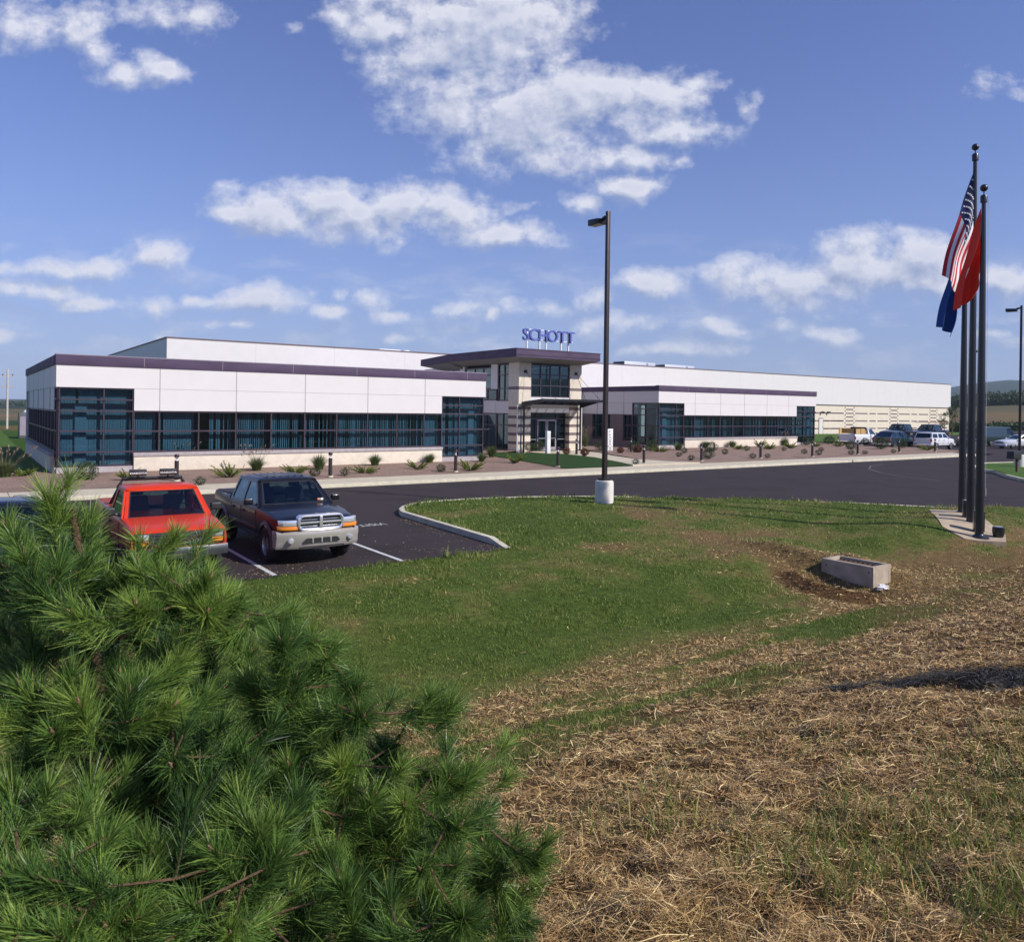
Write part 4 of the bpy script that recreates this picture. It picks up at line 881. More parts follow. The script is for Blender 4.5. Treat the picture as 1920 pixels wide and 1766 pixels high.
    for s in (-1, 1):
        out = [side(xa0-.02, zl, s), side(xa1, zt, s), side(xb1, zt, s), side(xb0+.02, zl, s)]; holes = []
        for (f0, f1, r0, r1) in splits:     # bottom front, top front, bottom rear, top rear
            h_ = roundpoly([side(f0, zl+.045, s), side(f1, zt-.05, s), side(r1, zt-.05, s), side(r0, zl+.045, s)], .07, 3); holes.append(h_)
        panel(out, holes, .035).build('cab_side', pm, root, smooth=30)
        for h_ in holes:
            c = sum((Vector(p) for p in h_), Vector())/len(h_); h2 = [c+(Vector(p)-c)*.99 for p in h_]
            panel(h2, [], .006).build('side_window', S.get('sglass', gl), root)
    # roof
    rs = []
    L0, L1 = xb1-.05, xa1+.05
    for t, dz in ((0, -.05), (.06, -.012), (.3, .0), (.7, .0), (.94, -.012), (1, -.045)):
        x = L0+(L1-L0)*t; rs.append((x, [(0, zt-.01+dz*.2), (b1*.9, zt-.01+dz*.2), (b1+.005, zt+.0), (b1-.005, zt+.03+dz*.3), (b1-.05, zt+.055+dz*.7), (b1*.6, zroof-.008+dz), (0, zroof+dz)]))
    rf = loft(rs); ro = rf.build('roof', pm, root, smooth=35)
    if S.get('roofribs'):
        mb = MB()
        for k in range(6):
            y = -b1*.62+k*b1*1.24/5; mb.add([(L0+.2, y-.035, zroof-.013), (L1-.2, y-.035, zroof-.013), (L1-.2, y+.035, zroof-.013), (L0+.2, y+.035, zroof-.013), (L0+.23, y-.02, zroof+.012), (L1-.23, y-.02, zroof+.012), (L1-.23, y+.02, zroof+.012), (L0+.23, y+.02, zroof+.012)], [(4, 5, 6, 7), (0, 1, 5, 4), (1, 2, 6, 5), (2, 3, 7, 6), (3, 0, 4, 7)])
        mb.build('roof_ribs', pm, ro)
    if detail:
        dash = MB().add([(cow-.32, -hw+.14, .75), (cow-.05, -hw+.14, .75), (cow-.05, -hw+.14, zbelt-.02), (cow-.32, -hw+.14, zbelt-.05), (cow-.32, hw-.14, .75), (cow-.05, hw-.14, .75), (cow-.05, hw-.14, zbelt-.02), (cow-.32, hw-.14, zbelt-.05)], [(0, 1, 2, 3), (7, 6, 5, 4), (0, 4, 5, 1), (1, 5, 6, 2), (2, 6, 7, 3), (3, 7, 4, 0)])
        dash.build('dashboard', CABIN, root)
        sw = MB(); cx = cow-.42; pts = [(cx+.06*math.sin(t), .38+.18*math.cos(t), zbelt+.02+.17*math.sin(t)) for t in np.linspace(0, 2*math.pi, 20)]; sw.tube(pts, .014, 6, cap=False); sw.tube([(cx, .2, zbelt+.02), (cx, .56, zbelt+.02)], .014, 6); sw.tube([(cx, .38, zbelt+.02), (cow-.2, .38, zbelt-.08)], .02, 6)
        sw.build('steering_wheel', CABIN, root, smooth=60)
        rows = [cow-1.0]+([cow-1.95] if rear < cow-2.2 else [])
        for x in rows:
            for y in (-.36, .36):
                st = MB().box(x-.05, x+.42, y-.25, y+.25, .6, .82).add([(x-.12, y-.24, .8), (x+.03, y-.24, .8), (x+.03, y+.24, .8), (x-.12, y+.24, .8), (x-.26, y-.2, zbelt+.30), (x-.15, y-.2, zbelt+.30), (x-.15, y+.2, zbelt+.30), (x-.26, y+.2, zbelt+.30)], [(0, 3, 2, 1), (4, 5, 6, 7), (0, 1, 5, 4), (1, 2, 6, 5), (2, 3, 7, 6), (3, 0, 4, 7)]).box(x-.26, x-.16, y-.12, y+.12, zbelt+.31, zbelt+.46)
                st.build('seat', S.get('seatm', SEAT), root, bevel=.03)
        # door seams, handles
        for s in (-1, 1):
            y = s*(hw+.001)
            for x in S['doors']: MB().box(x-.006, x+.006, s*(hw-.012), s*(hw+.002), zb+.08, zbelt-.10).build('door_seam', BLKTRIM, root)
            for x in S['handles']: MB().box(x-.09, x+.09, s*(hw-.01), s*(hw+.028), zbelt-.20, zbelt-.16).build('door_handle', BLKTRIM, root, bevel=.008)
    return root
def mirrors(root, x, y, z, m, w_=.20, h_=.15):
    for s in (-1, 1):
        o = MB().box(x-.07, x+.05, s*(y+.03), s*(y+.03+w_), z, z+h_).build('wing_mirror', m, root, bevel=.035, seg=3)
        MB().tube([(x, s*(y-.06), z-.01), (x, s*(y+.06), z+.04)], .025, 8).build('bracket', BLKTRIM, o)
        MB().box(x-.074, x-.071, s*(y+.05), s*(y+.01+w_), z+.02, z+h_-.02).build('mirror_glass', CHROME, o)
def curved_bar(xf, hw, prof, sweep=.14, n=12):
    """front bumper-like bar: profile (x offset, z) swept across with the ends swept back"""
    mb = MB(); k = len(prof)
    for i in range(n+1):
        u = -1+2*i/n; back = sweep*abs(u)**2.6
        mb.v += [(xf-back+px, u*hw, pz) for px, pz in prof]
    for i in range(n):
        for j in range(k): mb.f.append((i*k+j, i*k+(j+1) % k, (i+1)*k+(j+1) % k, (i+1)*k+j))
    mb.f += [tuple(range(k))[::-1], tuple(n*k+j for j in range(k))]
    return mb
HEAD = math.atan2(-DX[0], DX[1])        # nose towards the camera side of the car park (local +x to -b)
# ------------------------------------------------ black crew-cab pickup
SB = dict(kind='pickup', w=1.82, wb=3.33, r=.375, tw=.27, xf=2.47, xr=-2.62, zb=.42, zh0=1.00, zh1=1.13, zbelt=1.14, cowl=1.02, cabrear=-1.12, zdeck=1.20, zroof=1.73, roofw=1.36,
          wsb=1.05, wst=.36, rwt=-.98, rwb=-1.16, taper=.06, crown=.05, roofribs=True, wv0=.10,
          side=[(.86, .34, -.12, -.12), (-.24, -.24, -1.02, -.90)], doors=(.92, -.20, -1.02), handles=(0, -.82), seatm=mat('seat_grey', (.20, .21, .20), .9))
BLACKP = paint('black_car_paint', (.004, .005, .010), .35, coat=.35)
SILV = mat('silver_bumper_paint', (.60, .56, .51), .3, metal=.5, var=.03, coat=.4)
bt = vehicle('pickup_truck', 'black crew-cab pickup with chrome cross grille and silver bumper in the car park', 'pickup truck', SB, BLACKP, W(-.26, -23.03+2.56), HEAD)
bt.scale = (.975, .975, .965)
xf = SB['xf']; hw = .91
# bumper: silver, deep, with a dark slot, slats and fog lamps
bp = curved_bar(xf+.10, hw+.005, [(-.22, .40), (-.03, .37), (.02, .44), (.03, .56), (.055, .63), (.05, .70), (.0, .745), (-.12, .755), (-.26, .74)], .20, 16).build('bumper', SILV, bt, smooth=40)
sl_ = roundpoly([(0, -.42, .50), (0, .42, .50), (0, .36, .60), (0, -.36, .60)], .05, 4)
mb = MB(); n_ = len(sl_)
mb.add([(xf+.150-.02*abs(p.y)**2, p.y, p.z) for p in sl_], [tuple(range(n_))]); mb.build('lower_intake', BLKTRIM, bp)
for y in (-.2, 0, .2): MB().box(xf+.14, xf+.156, y-.012, y+.012, .50, .60).build('intake_bar', SILV, bp)
for s in (-1, 1):
    f = MB().lathe([(0, .02), (.045, .018), (.062, .0), (.062, -.05)], 18, axis='X'); o = f.build('fog_lamp', LENSW, bp, smooth=40); o.location = (xf+.105, s*.66, .555)
curved_bar(xf+.108, hw-.02, [(0, .625), (.03, .628), (.03, .638), (0, .642)], .20, 16).build('bumper_groove', BLKTRIM, bp)
MB().box(xf+.125, xf+.14, -.50, .50, .395, .425).build('air_dam', BLKTRIM, bp)
# grille: chrome ring and cross with dark mesh behind
g = ring_frame(1.02, .34, .055, .16, .13, xf+.085, .925).build('grille', CHROME, bt, smooth=50)
MB().box(xf-.04, xf+.0, -.47, .47, .785, 1.06).build('grille_mesh', BLKTRIM, g)
mb = MB(); mb.box(xf+.02, xf+.10, -.032, .032, .80, 1.05); mb.box(xf+.02, xf+.085, -.48, .48, .90, .945)
for z in (.845, .985): mb.box(xf+.01, xf+.04, -.46, .46, z-.006, z+.006)
mb.build('grille_cross', CHROME, g, bevel=.008)
for s in (-1, 1):
    def lens(z0, z1, off, nm, m_, ys):
        mb = MB(); k = len(ys)
        for (y, x) in ys: mb.v += [(xf+x+off, s*y, z0), (xf+x+off-.01, s*y, z1), (xf+x+off-.14, s*(y-.02), z1), (xf+x+off-.14, s*(y-.02), z0)]
        for i in range(k-1):
            for j in range(4): mb.f.append((4*i+j, 4*i+(j+1) % 4, 4*i+4+(j+1) % 4, 4*i+4+j))
        mb.f += [(0, 1, 2, 3), (4*k-1, 4*k-2, 4*k-3, 4*k-4)]; return mb.build(nm, m_, bt, bevel=.008, smooth=30)
    lens(.872, .985, .0, 'headlight', LENSW, [(.50, .055), (.68, .045), (.80, .0), (.875, -.09)])
    lens(.785, .862, .012, 'turn_signal', LENSA, [(.50, .06), (.68, .05), (.81, .0), (.895, -.10)])
    # grey wheel-arch flares
    for sx in (SB['wb']/2, -SB['wb']/2):
        mb = MB(); Rr = .375; pts = []
        for k in range(13):
            t = math.pi*(-.04+1.08*k/12); pts.append((sx+Rr*1.20*math.cos(t), Rr+.02+Rr*1.20*math.sin(t)))
        for k, (x, z) in enumerate(pts):
            dx_, dz_ = (x-sx)/(Rr*1.20), (z-Rr-.02)/(Rr*1.20); mb.v += [(x-dx_*.03, s*(hw+.035), z-dz_*.03), (x+dx_*.055, s*(hw+.004), z+dz_*.055), (x+dx_*.03, s*(hw-.04), z+dz_*.03), (x-dx_*.035, s*(hw-.04), z-dz_*.035)]
        for k in range(12):
            for j in range(4): mb.f.append((4*k+j, 4*k+(j+1) % 4, 4*k+4+(j+1) % 4, 4*k+4+j))
        mb.f += [(0, 1, 2, 3), (51, 50, 49, 48)]
        mb.build('fender_flare', mat('grey_plastic', (.07, .07, .085), .5), bt, smooth=50)
    MB().box(-1.1, 1.0, s*(hw-.01), s*(hw+.018), .62, .70).build('side_moulding', mat('grey_plastic', (.07, .07, .085)), bt, bevel=.012)
mirrors(bt, .80, .90, 1.16, BLACKP)
MB().tube([(1.05, -.78, 1.12), (1.0, -.80, 1.75)], .006, 6).build('antenna', BLKTRIM, bt)
MB().box(-2.54, -1.2, -.83, .83, 1.17, 1.215).build('bed_cover', mat('vinyl_cover', (.022, .022, .028), .6), bt, bevel=.012)
MB().add([(xf-.16, 0, 1.075), (xf-.11, -.025, 1.062), (xf-.11, .025, 1.062), (xf-.21, -.03, 1.083), (xf-.21, .03, 1.083), (xf-.17, -.05, 1.076), (xf-.17, .05, 1.076)], [(1, 2, 0), (0, 6, 4), (0, 4, 3), (0, 3, 5)]).build('hood_emblem', CHROME, bt)
o = MB().box(.955, .962, .53, .60, 1.20, 1.25).build('sticker', mat('orange_sticker', (.75, .25, .12), .6), bt); MB().box(.955, .962, .61, .67, 1.20, 1.25).build('sticker', mat('white_sticker', (.8, .85, .8), .6), bt)
for s in (-1, 1): MB().tube([(1.0, s*.55-.1, 1.155), (.97, s*.45-.62*1 if s > 0 else -.2, 1.19)], .009, 6).build('wiper', BLKTRIM, bt)
MB().add([(-2.64, -.85, .55), (-2.64, .85, .55), (-2.64, .85, 1.18), (-2.64, -.85, 1.18), (-2.58, -.85, .55), (-2.58, .85, .55), (-2.58, .85, 1.18), (-2.58, -.85, 1.18)], [(0, 3, 2, 1), (4, 5, 6, 7), (0, 1, 5, 4), (1, 2, 6, 5), (2, 3, 7, 6), (3, 0, 4, 7)]).build('tailgate', BLACKP, bt)
curved_bar(-2.65, .88, [(-.08, .46), (.08, .46), (.08, .62), (-.08, .64)], -.03, 8).build('rear_bumper', CHROME, bt)
# ------------------------------------------------ red single-cab pickup with light bar
SR = dict(kind='pickup', w=1.74, wb=2.84, r=.345, tw=.23, xf=2.14, xr=-2.55, zb=.40, zh0=.97, zh1=1.07, zbelt=1.08, cowl=.95, cabrear=-.48, zdeck=1.12, zroof=1.64, roofw=1.36,
          wsb=.98, wst=.38, rwt=-.32, rwb=-.46, taper=.015, crown=.02, wv0=.03, side=[(.80, .34, -.30, -.24)], doors=(.86, -.30), handles=(-.14,), seatm=mat('seat_pale_green', (.30, .42, .36), .9))
REDP = paint('red_car_paint', (.62, .040, .008), .34, coat=.25)
rt = vehicle('pickup_truck', 'red single-cab pickup with black light bar and covered lamps, parked behind the pine', 'pickup truck', SR, REDP, W(-3.03, -23.0+2.14), HEAD)
xf = SR['xf']; hw = .87
MB().box(xf-.02, xf+.015, -.80, .80, .66, .915).build('grille', BLKTRIM, rt, bevel=.01)
for z in (.70, .765, .83, .885): MB().box(xf+.014, xf+.024, -.52, .52, z-.006, z+.006).build('grille_bar', mat('grey_plastic', (.07, .07, .085)), rt)
for s in (-1, 1):
    MB().box(xf-.01, xf+.028, s*.56, s*.76, .79, .90).build('headlight', LENSW, rt, bevel=.012); MB().box(xf-.01, xf+.028, s*.56, s*.76, .69, .775).build('turn_signal', LENSA, rt, bevel=.008)
me = text_mesh('DODGE', .075, .003, sx=1.5); me.transform(Matrix.Rotation(R_(90), 4, 'Z') @ Matrix.Rotation(R_(90), 4, 'X')); link('badge', me, CHROME, rt, loc=(xf+.028, .26, .71))
curved_bar(xf+.05, hw-.01, [(-.16, .44), (.05, .44), (.06, .50), (.06, .58), (.04, .63), (-.16, .63)], .08, 8).build('bumper', mat('dull_bumper', (.10, .10, .11), .35, metal=.6), rt, smooth=40)
mirrors(rt, .66, .87, 1.10, BLKTRIM, .22, .16)
lb = MB().tube([(-.62, -.74, 1.02), (-.60, -.66, 1.55), (-.60, -.58, 1.70), (-.60, .58, 1.70), (-.60, .66, 1.55), (-.62, .74, 1.02)], .038, 10).tube([(-.60, .62, 1.60), (-1.35, .74, 1.04)], .034, 8).tube([(-.60, -.62, 1.60), (-1.35, -.74, 1.04)], .034, 8).build('roll_bar', BLKTRIM, rt, smooth=60)
WL = mat('white_lettering', (.82, .82, .80), .6)
for y in (-.30, .30):
    o = MB().box(-.60, -.48, y-.165, y+.165, 1.76, 1.90).tube([(-.56, y, 1.70), (-.56, y, 1.77)], .02, 6).build('lamp_cover', BLKTRIM, rt, bevel=.014)
    me = text_mesh('DAKOTA', .046, .002, sx=1.75, offset=.001); me.transform(Matrix.Rotation(R_(90), 4, 'Z') @ Matrix.Rotation(R_(90), 4, 'X')); link('lettering', me, WL, o, loc=(-.477, y, 1.808))
MB().box(-.66, -.55, -.60, .60, 1.685, 1.735).build('bar_shroud', BLKTRIM, rt, bevel=.01)
# ------------------------------------------------ dark sedan at the left, mostly behind the pine
def sedan_spec(**k):
    d = dict(kind='sedan', w=1.78, wb=2.65, r=.31, tw=.20, xf=2.22, xr=-2.30, zb=.28, zh0=.74, zh1=.92, zbelt=.93, cowl=.82, cabrear=-1.42, zdeck=.98, zroof=1.42, roofw=1.22, wsb=.88, wst=.12, rwt=-.92, rwb=-1.55, taper=.10, crown=.06,
             side=[(.66, .10, -.28, -.28), (-.38, -.38, -1.25, -.92)], doors=(.74, -.33, -1.2), handles=(-.12, -1.0)); d.update(k); return d
ds = vehicle('parked_car', 'dark blue-black car at the left edge, half hidden by the pine', 'car', sedan_spec(), paint('navy_car_paint', (.006, .010, .024), .3, coat=.4), W(-5.78, -20.9), HEAD)
MB().box(2.16, 2.24, -.55, .55, .45, .62).build('grille', BLKTRIM, ds)
for s in (-1, 1): MB().box(2.02, 2.2, s*.52, s*.80, .55, .68).build('headlight', LENSW, ds, bevel=.02)
# ------------------------------------------------ vehicles in the far car park
def tail(root, S, m, lamp_z=(.75, 1.0), plate=True, bump=CHROME):
    xr = S['xr']; hw_ = S['w']/2
    for s in (-1, 1): MB().box(xr-.02, xr+.08, s*(hw_-.14), s*(hw_+.004), *lamp_z).build('tail_light', LENSR, root, bevel=.01)
    curved_bar(xr-.05, hw_-.02, [(-.06, S['zb']), (.12, S['zb']), (.12, S['zb']+.2), (-.06, S['zb']+.2)], -.02, 6).build('rear_bumper', bump, root, bevel=.01)
    if plate: MB().box(xr-.015, xr+.0, -.15, .15, lamp_z[0]-.02, lamp_z[0]+.13).build('number_plate', WHITEP, root)
def front(root, S, m, lz=(.70, .85)):
    xf_ = S['xf']; hw_ = S['w']/2
    MB().box(xf_-.05, xf_+.01, -hw_+.4, hw_-.4, lz[0]-.02, lz[1]).build('grille', BLKTRIM, root, bevel=.01)
    for s in (-1, 1): MB().box(xf_-.12, xf_+.0, s*(hw_-.40), s*(hw_-.13), *lz).build('headlight', LENSW, root, bevel=.02)
    curved_bar(xf_+.04, hw_-.03, [(-.14, S['zb']), (.02, S['zb']), (.03, S['zb']+.2), (-.14, S['zb']+.2)], .10, 8).build('bumper', m, root, bevel=.01)
PIC = lambda **k: dict(SR, **k)
WHT = paint('white_car_paint', (.76, .77, .80), .3)
DGR = paint('dark_green_car_paint', (.008, .03, .035), .25, coat=1)
BLK2 = paint('dark_blue_car_paint', (.008, .012, .02), .25, coat=1)
ZP = .02
# white work pickup with timber side boards and a headache rack
Sp = PIC(w=1.95, wb=3.3, xf=2.45, xr=-2.9, cabrear=-.6, rwb=-.58, rwt=-.44, zdeck=1.25, zbelt=1.2, zh1=1.15, zh0=1.08, zroof=1.82, roofw=1.5, r=.37)
o = vehicle('pickup_truck', 'white work pickup with tan timber boards along the bed, first of the far row', 'pickup truck', Sp, WHT, W(68.9+.7, 6.3, ZP), ANG, 'vehicles in the far car park')
tail(o, Sp, WHT); front(o, Sp, WHT); mirrors(o, .7, .97, 1.25, BLKTRIM)
WOOD = mat('plywood_board', (.52, .33, .12), .8, var=.15, scale=3)
MB().box(-2.75, -.95, .87, .90, 1.27, 1.80).build('side_board', WOOD, o); MB().box(-2.75, -.95, -.90, -.87, 1.27, 1.80).build('side_board', WOOD, o); MB().box(-2.83, -2.80, -.70, .62, 1.32, 1.80).build('rear_board', WOOD, o)
MB().box(-.85, -.80, -.85, .85, 1.26, 1.95).build('headache_rack', BLKTRIM, o); mb = MB()
for x in (-2.78, -1.9, -.92):
    for s in (-1, 1): mb.box(x-.03, x+.03, s*.91, s*.945, 1.26, 1.85)
mb.build('stake', mat('bare_metal', (.45, .45, .45), .4, metal=.7), o)
# dark fast-back car
Ss = sedan_spec(kind='suv', w=1.80, wb=2.9, r=.36, tw=.25, xf=2.2, xr=-2.35, zb=.42, zdeck=1.15, zbelt=1.12, zh1=1.10, zh0=1.0, cowl=1.0, cabrear=-1.9, wsb=1.02, wst=.35, rwt=-1.35, rwb=-2.30, zroof=1.70, roofw=1.36, crown=.03, side=[(.84, .30, -.20, -.20), (-.30, -.30, -1.05, -1.05), (-1.16, -1.16, -2.0, -1.45)], doors=(.8, -.25, -1.1), handles=(-.05, -.9), glass=DKGL)
o = vehicle('parked_car', 'dark green hatchback with bright wheels between the white pickup and white four-wheel drive', 'car', Ss, DGR, W(66.6, 1.3, ZP), ANG, 'vehicles in the far car park')
tail(o, Ss, DGR, (.8, 1.05)); front(o, Ss, DGR); mirrors(o, .85, .9, 1.14, DGR, .16, .12)
# white four-wheel drive
Sw = dict(Ss, zroof=1.66, rwt=-2.02, rwb=-2.26, side=[(.84, .36, -.14, -.14), (-.26, -.26, -1.0, -.98), (-1.14, -1.12, -2.10, -1.96)], glass=DKGL, w=1.74, roofw=1.40, wb=2.72)
o = vehicle('parked_car', 'white boxy four-wheel drive with dark rear glass, nearest the pavement end', 'car', Sw, WHT, W(66.8+2.35, -1.25, ZP), ANG, 'vehicles in the far car park')
tail(o, Sw, WHT, (.8, 1.1)); front(o, Sw, WHT); mirrors(o, .85, .87, 1.14, BLKTRIM, .16, .12)
# second row, noses towards us
Sc = dict(SB, roofribs=False, zroof=1.95, zbelt=1.28, zh0=1.14, zh1=1.27, zdeck=1.34)
for (a_, b_, lab, rack) in ((80.0, 8.0, 'dark crew-cab pickup parked second row behind the green hatchback', 0), (80.5, 5.0, 'dark pickup carrying an overhead rust-coloured ladder rack, behind the white four-wheel drive', 1)):
    o = vehicle('pickup_truck', lab, 'pickup truck', Sc, BLK2, W(a_, b_, (a_-66.9)*.02492+.0), ANG+math.pi, 'vehicles in the far car park'); front(o, Sc, BLK2, (.75, .95)); tail(o, Sc, BLK2, (.8, 1.1)); mirrors(o, .8, .9, 1.18, BLKTRIM)
    if rack:
        RU = mat('rusty_rack', (.30, .13, .08), .7); mb = MB()
        for y in (-.75, .75): mb.tube([(1.6, y, 2.15), (-2.9, y, 2.15)], .03, 6)
        for x in (1.2, -.9, -2.7): mb.tube([(x, -.75, 2.15), (x, .75, 2.15)], .025, 6)
        for x in (-1.3, -2.8):
            for y in (-.75, .75): mb.tube([(x, y, 1.2), (x, y, 2.15)], .025, 6)
        mb.build('ladder_rack', RU, o)
o = vehicle('parked_car', 'black sedan showing behind the flagpoles, beyond the white four-wheel drive', 'car', sedan_spec(), BLK2, W(80.5, .8, ZP), ANG+math.pi+R_(30), 'vehicles in the far car park'); front(o, sedan_spec(), BLK2, (.55, .68))
Sv = dict(kind='suv', w=2.0, wb=3.5, r=.37, tw=.24, xf=2.55, xr=-2.85, zb=.4, zh0=1.05, zh1=1.22, zbelt=1.25, cowl=1.55, cabrear=-2.7, zdeck=1.25, zroof=2.08, roofw=1.66, wsb=1.6, wst=.95, rwt=-2.62, rwb=-2.82, taper=.08, crown=.04,
          side=[(1.40, .92, .40, .40)], doors=(1.3, .33), handles=(.5,), glass=AUTOGL)
o = vehicle('van', 'dark green panel van with one pale side window, behind the white sedan', 'van', Sv, DGR, W(87.0, .9, ZP), ANG-R_(19), 'vehicles in the far car park'); front(o, Sv, DGR, (.8, 1.0)); tail(o, Sv, DGR, (.9, 1.2)); mirrors(o, 1.3, 1.0, 1.3, BLKTRIM)
Sd = sedan_spec()
o = vehicle('parked_car', 'white sedan with its nose pointing left, in front of the green van', 'car', Sd, WHT, W(81.4, -3.6, ZP), R_(186), 'vehicles in the far car park'); front(o, Sd, WHT, (.55, .68)); tail(o, Sd, WHT, (.65, .8)); mirrors(o, .7, .88, .95, WHT, .15, .12)
# ================================================================== street furniture
def lamp(name, loc, htop, rz, label, dia=.62, zb=0, two=False):
    r_ = empty(name, loc, rz, label, 'lamp post', 'lamp posts of the car park')
    MB().lathe([(0, -.5), (dia/2, -.5), (dia/2, .70), (dia/2-.02, .76), (dia/2-.06, .78), (0, .78)], 40).build('base', mat('painted_concrete_base', (.66, .62, .56), .8, var=.06, scale=4, bump=.1, var2=.18, scale2=2), r_, smooth=40)
    MB().box(-.16, .16, -.16, .16, .78, .86).build('base_plate', STEEL, r_, bevel=.01)
    MB().add([(-.07, -.07, .85), (.07, -.07, .85), (.07, .07, .85), (-.07, .07, .85), (-.06, -.06, htop), (.06, -.06, htop), (.06, .06, htop), (-.06, .06, htop)], [(0, 3, 2, 1), (4, 5, 6, 7), (0, 1, 5, 4), (1, 2, 6, 5), (2, 3, 7, 6), (3, 0, 4, 7)]).build('pole', BRONZE, r_, bevel=.012)
    for s in ((1, -1) if two else (1,)):
        h = MB().add([(s*.24, -.21, htop-.36), (s*.24, .21, htop-.36), (s*.84, .17, htop-.36), (s*.84, -.17, htop-.36), (s*.24, -.21, htop-.20), (s*.24, .21, htop-.20), (s*.84, .17, htop-.15), (s*.84, -.17, htop-.15)],
            [(0, 1, 2, 3), (4, 7, 6, 5), (0, 4, 5, 1), (1, 5, 6, 2), (2, 6, 7, 3), (3, 7, 4, 0)]).build('lamp_head', STEEL, r_, bevel=.014)
        MB().tube([(s*.05, 0, htop-.16), (s*.16, 0, htop-.17), (s*.28, 0, htop-.24)], [.05, .06, .075], 10).build('arm', STEEL, r_, smooth=50)
        MB().box(min(s*.30, s*.78), max(s*.30, s*.78), -.13, .13, htop-.368, htop-.362).build('lens', mat('lamp_lens', (.45, .46, .45), .3), h)
    return r_
lamp('lamp_post', (3.13, 26.09, hz(3.13, 26.09)-.02), 9.78, math.atan2(DX[0], -DX[1]), 'tall dark lamp post on a round white concrete base at the lawn edge')
lamp('lamp_post', (32.1, 49.2, .10), 10.2, math.atan2(DX[0], -DX[1])+.2, 'dark lamp post with white round base at the right edge on the kerbed island')
lamp('lamp_post', (45.3, 75.5, 0.0), 9.75, ANG+.2, 'distant lamp post rising behind the flagpoles among the parked cars', two=True)
# bollard lights
def bollard(loc, label):
    r_ = empty('bollard_light', loc, ANG+random.uniform(-.2, .2), label, 'bollard', 'dark bollard lights along the pavement and path')
    MB().lathe([(0, -.1), (.13, -.1), (.13, .03), (.0, .03)], 20).build('footing', CONC2, r_)
    MB().lathe([(0, .025), (.085, .025), (.085, .80), (.07, .815), (0, .815)], 22).build('post', BRONZE, r_, smooth=40)
    MB().lathe([(0, .81), (.045, .81), (.03, .86), (.06, .885), (.03, .905), (.06, .925), (0, .95)], 18).build('reflector', ALU, r_, smooth=60)
    MB().lathe([(0, .94), (.085, .94), (.09, .95), (.09, 1.05), (.075, 1.07), (0, 1.07)], 22).build('cap', BRONZE, r_, smooth=40)
    return r_
BOL = [((-13.66, 31.8), 'behind the red pickup, leftmost along the pavement'), ((-8.07, 34.75), 'just right of the black pickup, before the block wall'), ((-2.74, 38.38), 'before the right glass corner of the left wing'),
       ((2.55, 42.63), 'at the front edge of the small entrance lawn'), ((4.53, 54.17), 'beside the right entrance pillar at the path'), ((8.9, 57.95), 'right of the upright white sign, back from the path'),
       ((7.87, 46.23), 'where the entrance path meets the pavement'), ((12.09, 49.54), 'in the right bed, first after the path'), ((17.08, 53.39), 'in the right bed, before the middle of the right wing'),
       ((21.75, 56.29), 'in the right bed, before the far glass corner'), ((26.76, 60.19), 'in the right bed, below the pickup with boards'), ((32.16, 64.59), 'in the right bed, before the white four-wheel drive rear'), ((36.13, 66.43), 'last before the pavement end and the white four-wheel drive')]
for (x, y), lab in BOL: bollard((x, y, .20), 'dark bollard light '+lab)
# ------------------------------------------------ flagpoles on their slab
SLABP = [(13.55, 25.2), (12.1, 21.8), (12.15, 20.85), (13.15, 20.65), (13.75, 21.6), (14.75, 25.0)]
bm = bmesh.new(); bm.faces.new([bm.verts.new((x, y, 0)) for x, y in SLABP])
for q_ in np.arange(11.8, 15.2, .35): bmesh.ops.bisect_plane(bm, geom=bm.verts[:]+bm.edges[:]+bm.faces[:], plane_co=(q_, 0, 0), plane_no=(1, 0, 0))
for q_ in np.arange(20.4, 25.6, .35): bmesh.ops.bisect_plane(bm, geom=bm.verts[:]+bm.edges[:]+bm.faces[:], plane_co=(0, q_, 0), plane_no=(0, 1, 0))
SZ = [hz(12.6, 20.9), hz(14.1, 25.0)]
def slabz(x, y): return SZ[0]+(SZ[1]-SZ[0])*min(1, max(0, (y-20.9)/4.1))+.03
for v in bm.verts: v.co.z = max(slabz(v.co.x, v.co.y), hz(v.co.x, v.co.y)+.025)
me = bpy.data.meshes.new('flagpole_slab'); bm.to_mesh(me); bm.free()
if me.polygons[0].normal.z < 0: me.flip_normals()
o = link('flagpole_slab', me, mat('dirty_slab', (.46, .36, .25), .9, var=.12, scale=4, bump=.3, var2=.45, scale2=1.6)); md = o.modifiers.new('t', 'SOLIDIFY'); md.thickness = .2; md.offset = -1; tag(o, kind='structure')
slab_z = slabz(13.4, 22.8)
POLEM = mat('black_pole_enamel', (.016, .018, .024), .35, var=.1, coat=.3)
POLES = [(12.73, 21.14, 9.36, 'nearest and rightmost of the three black flagpoles, flying the red flag'), (13.455, 22.79, 10.92, 'tallest black flagpole, middle of three, flying the striped flag'), (14.17, 24.46, 9.1, 'farthest and leftmost of the three black flagpoles, flying the blue flag')]
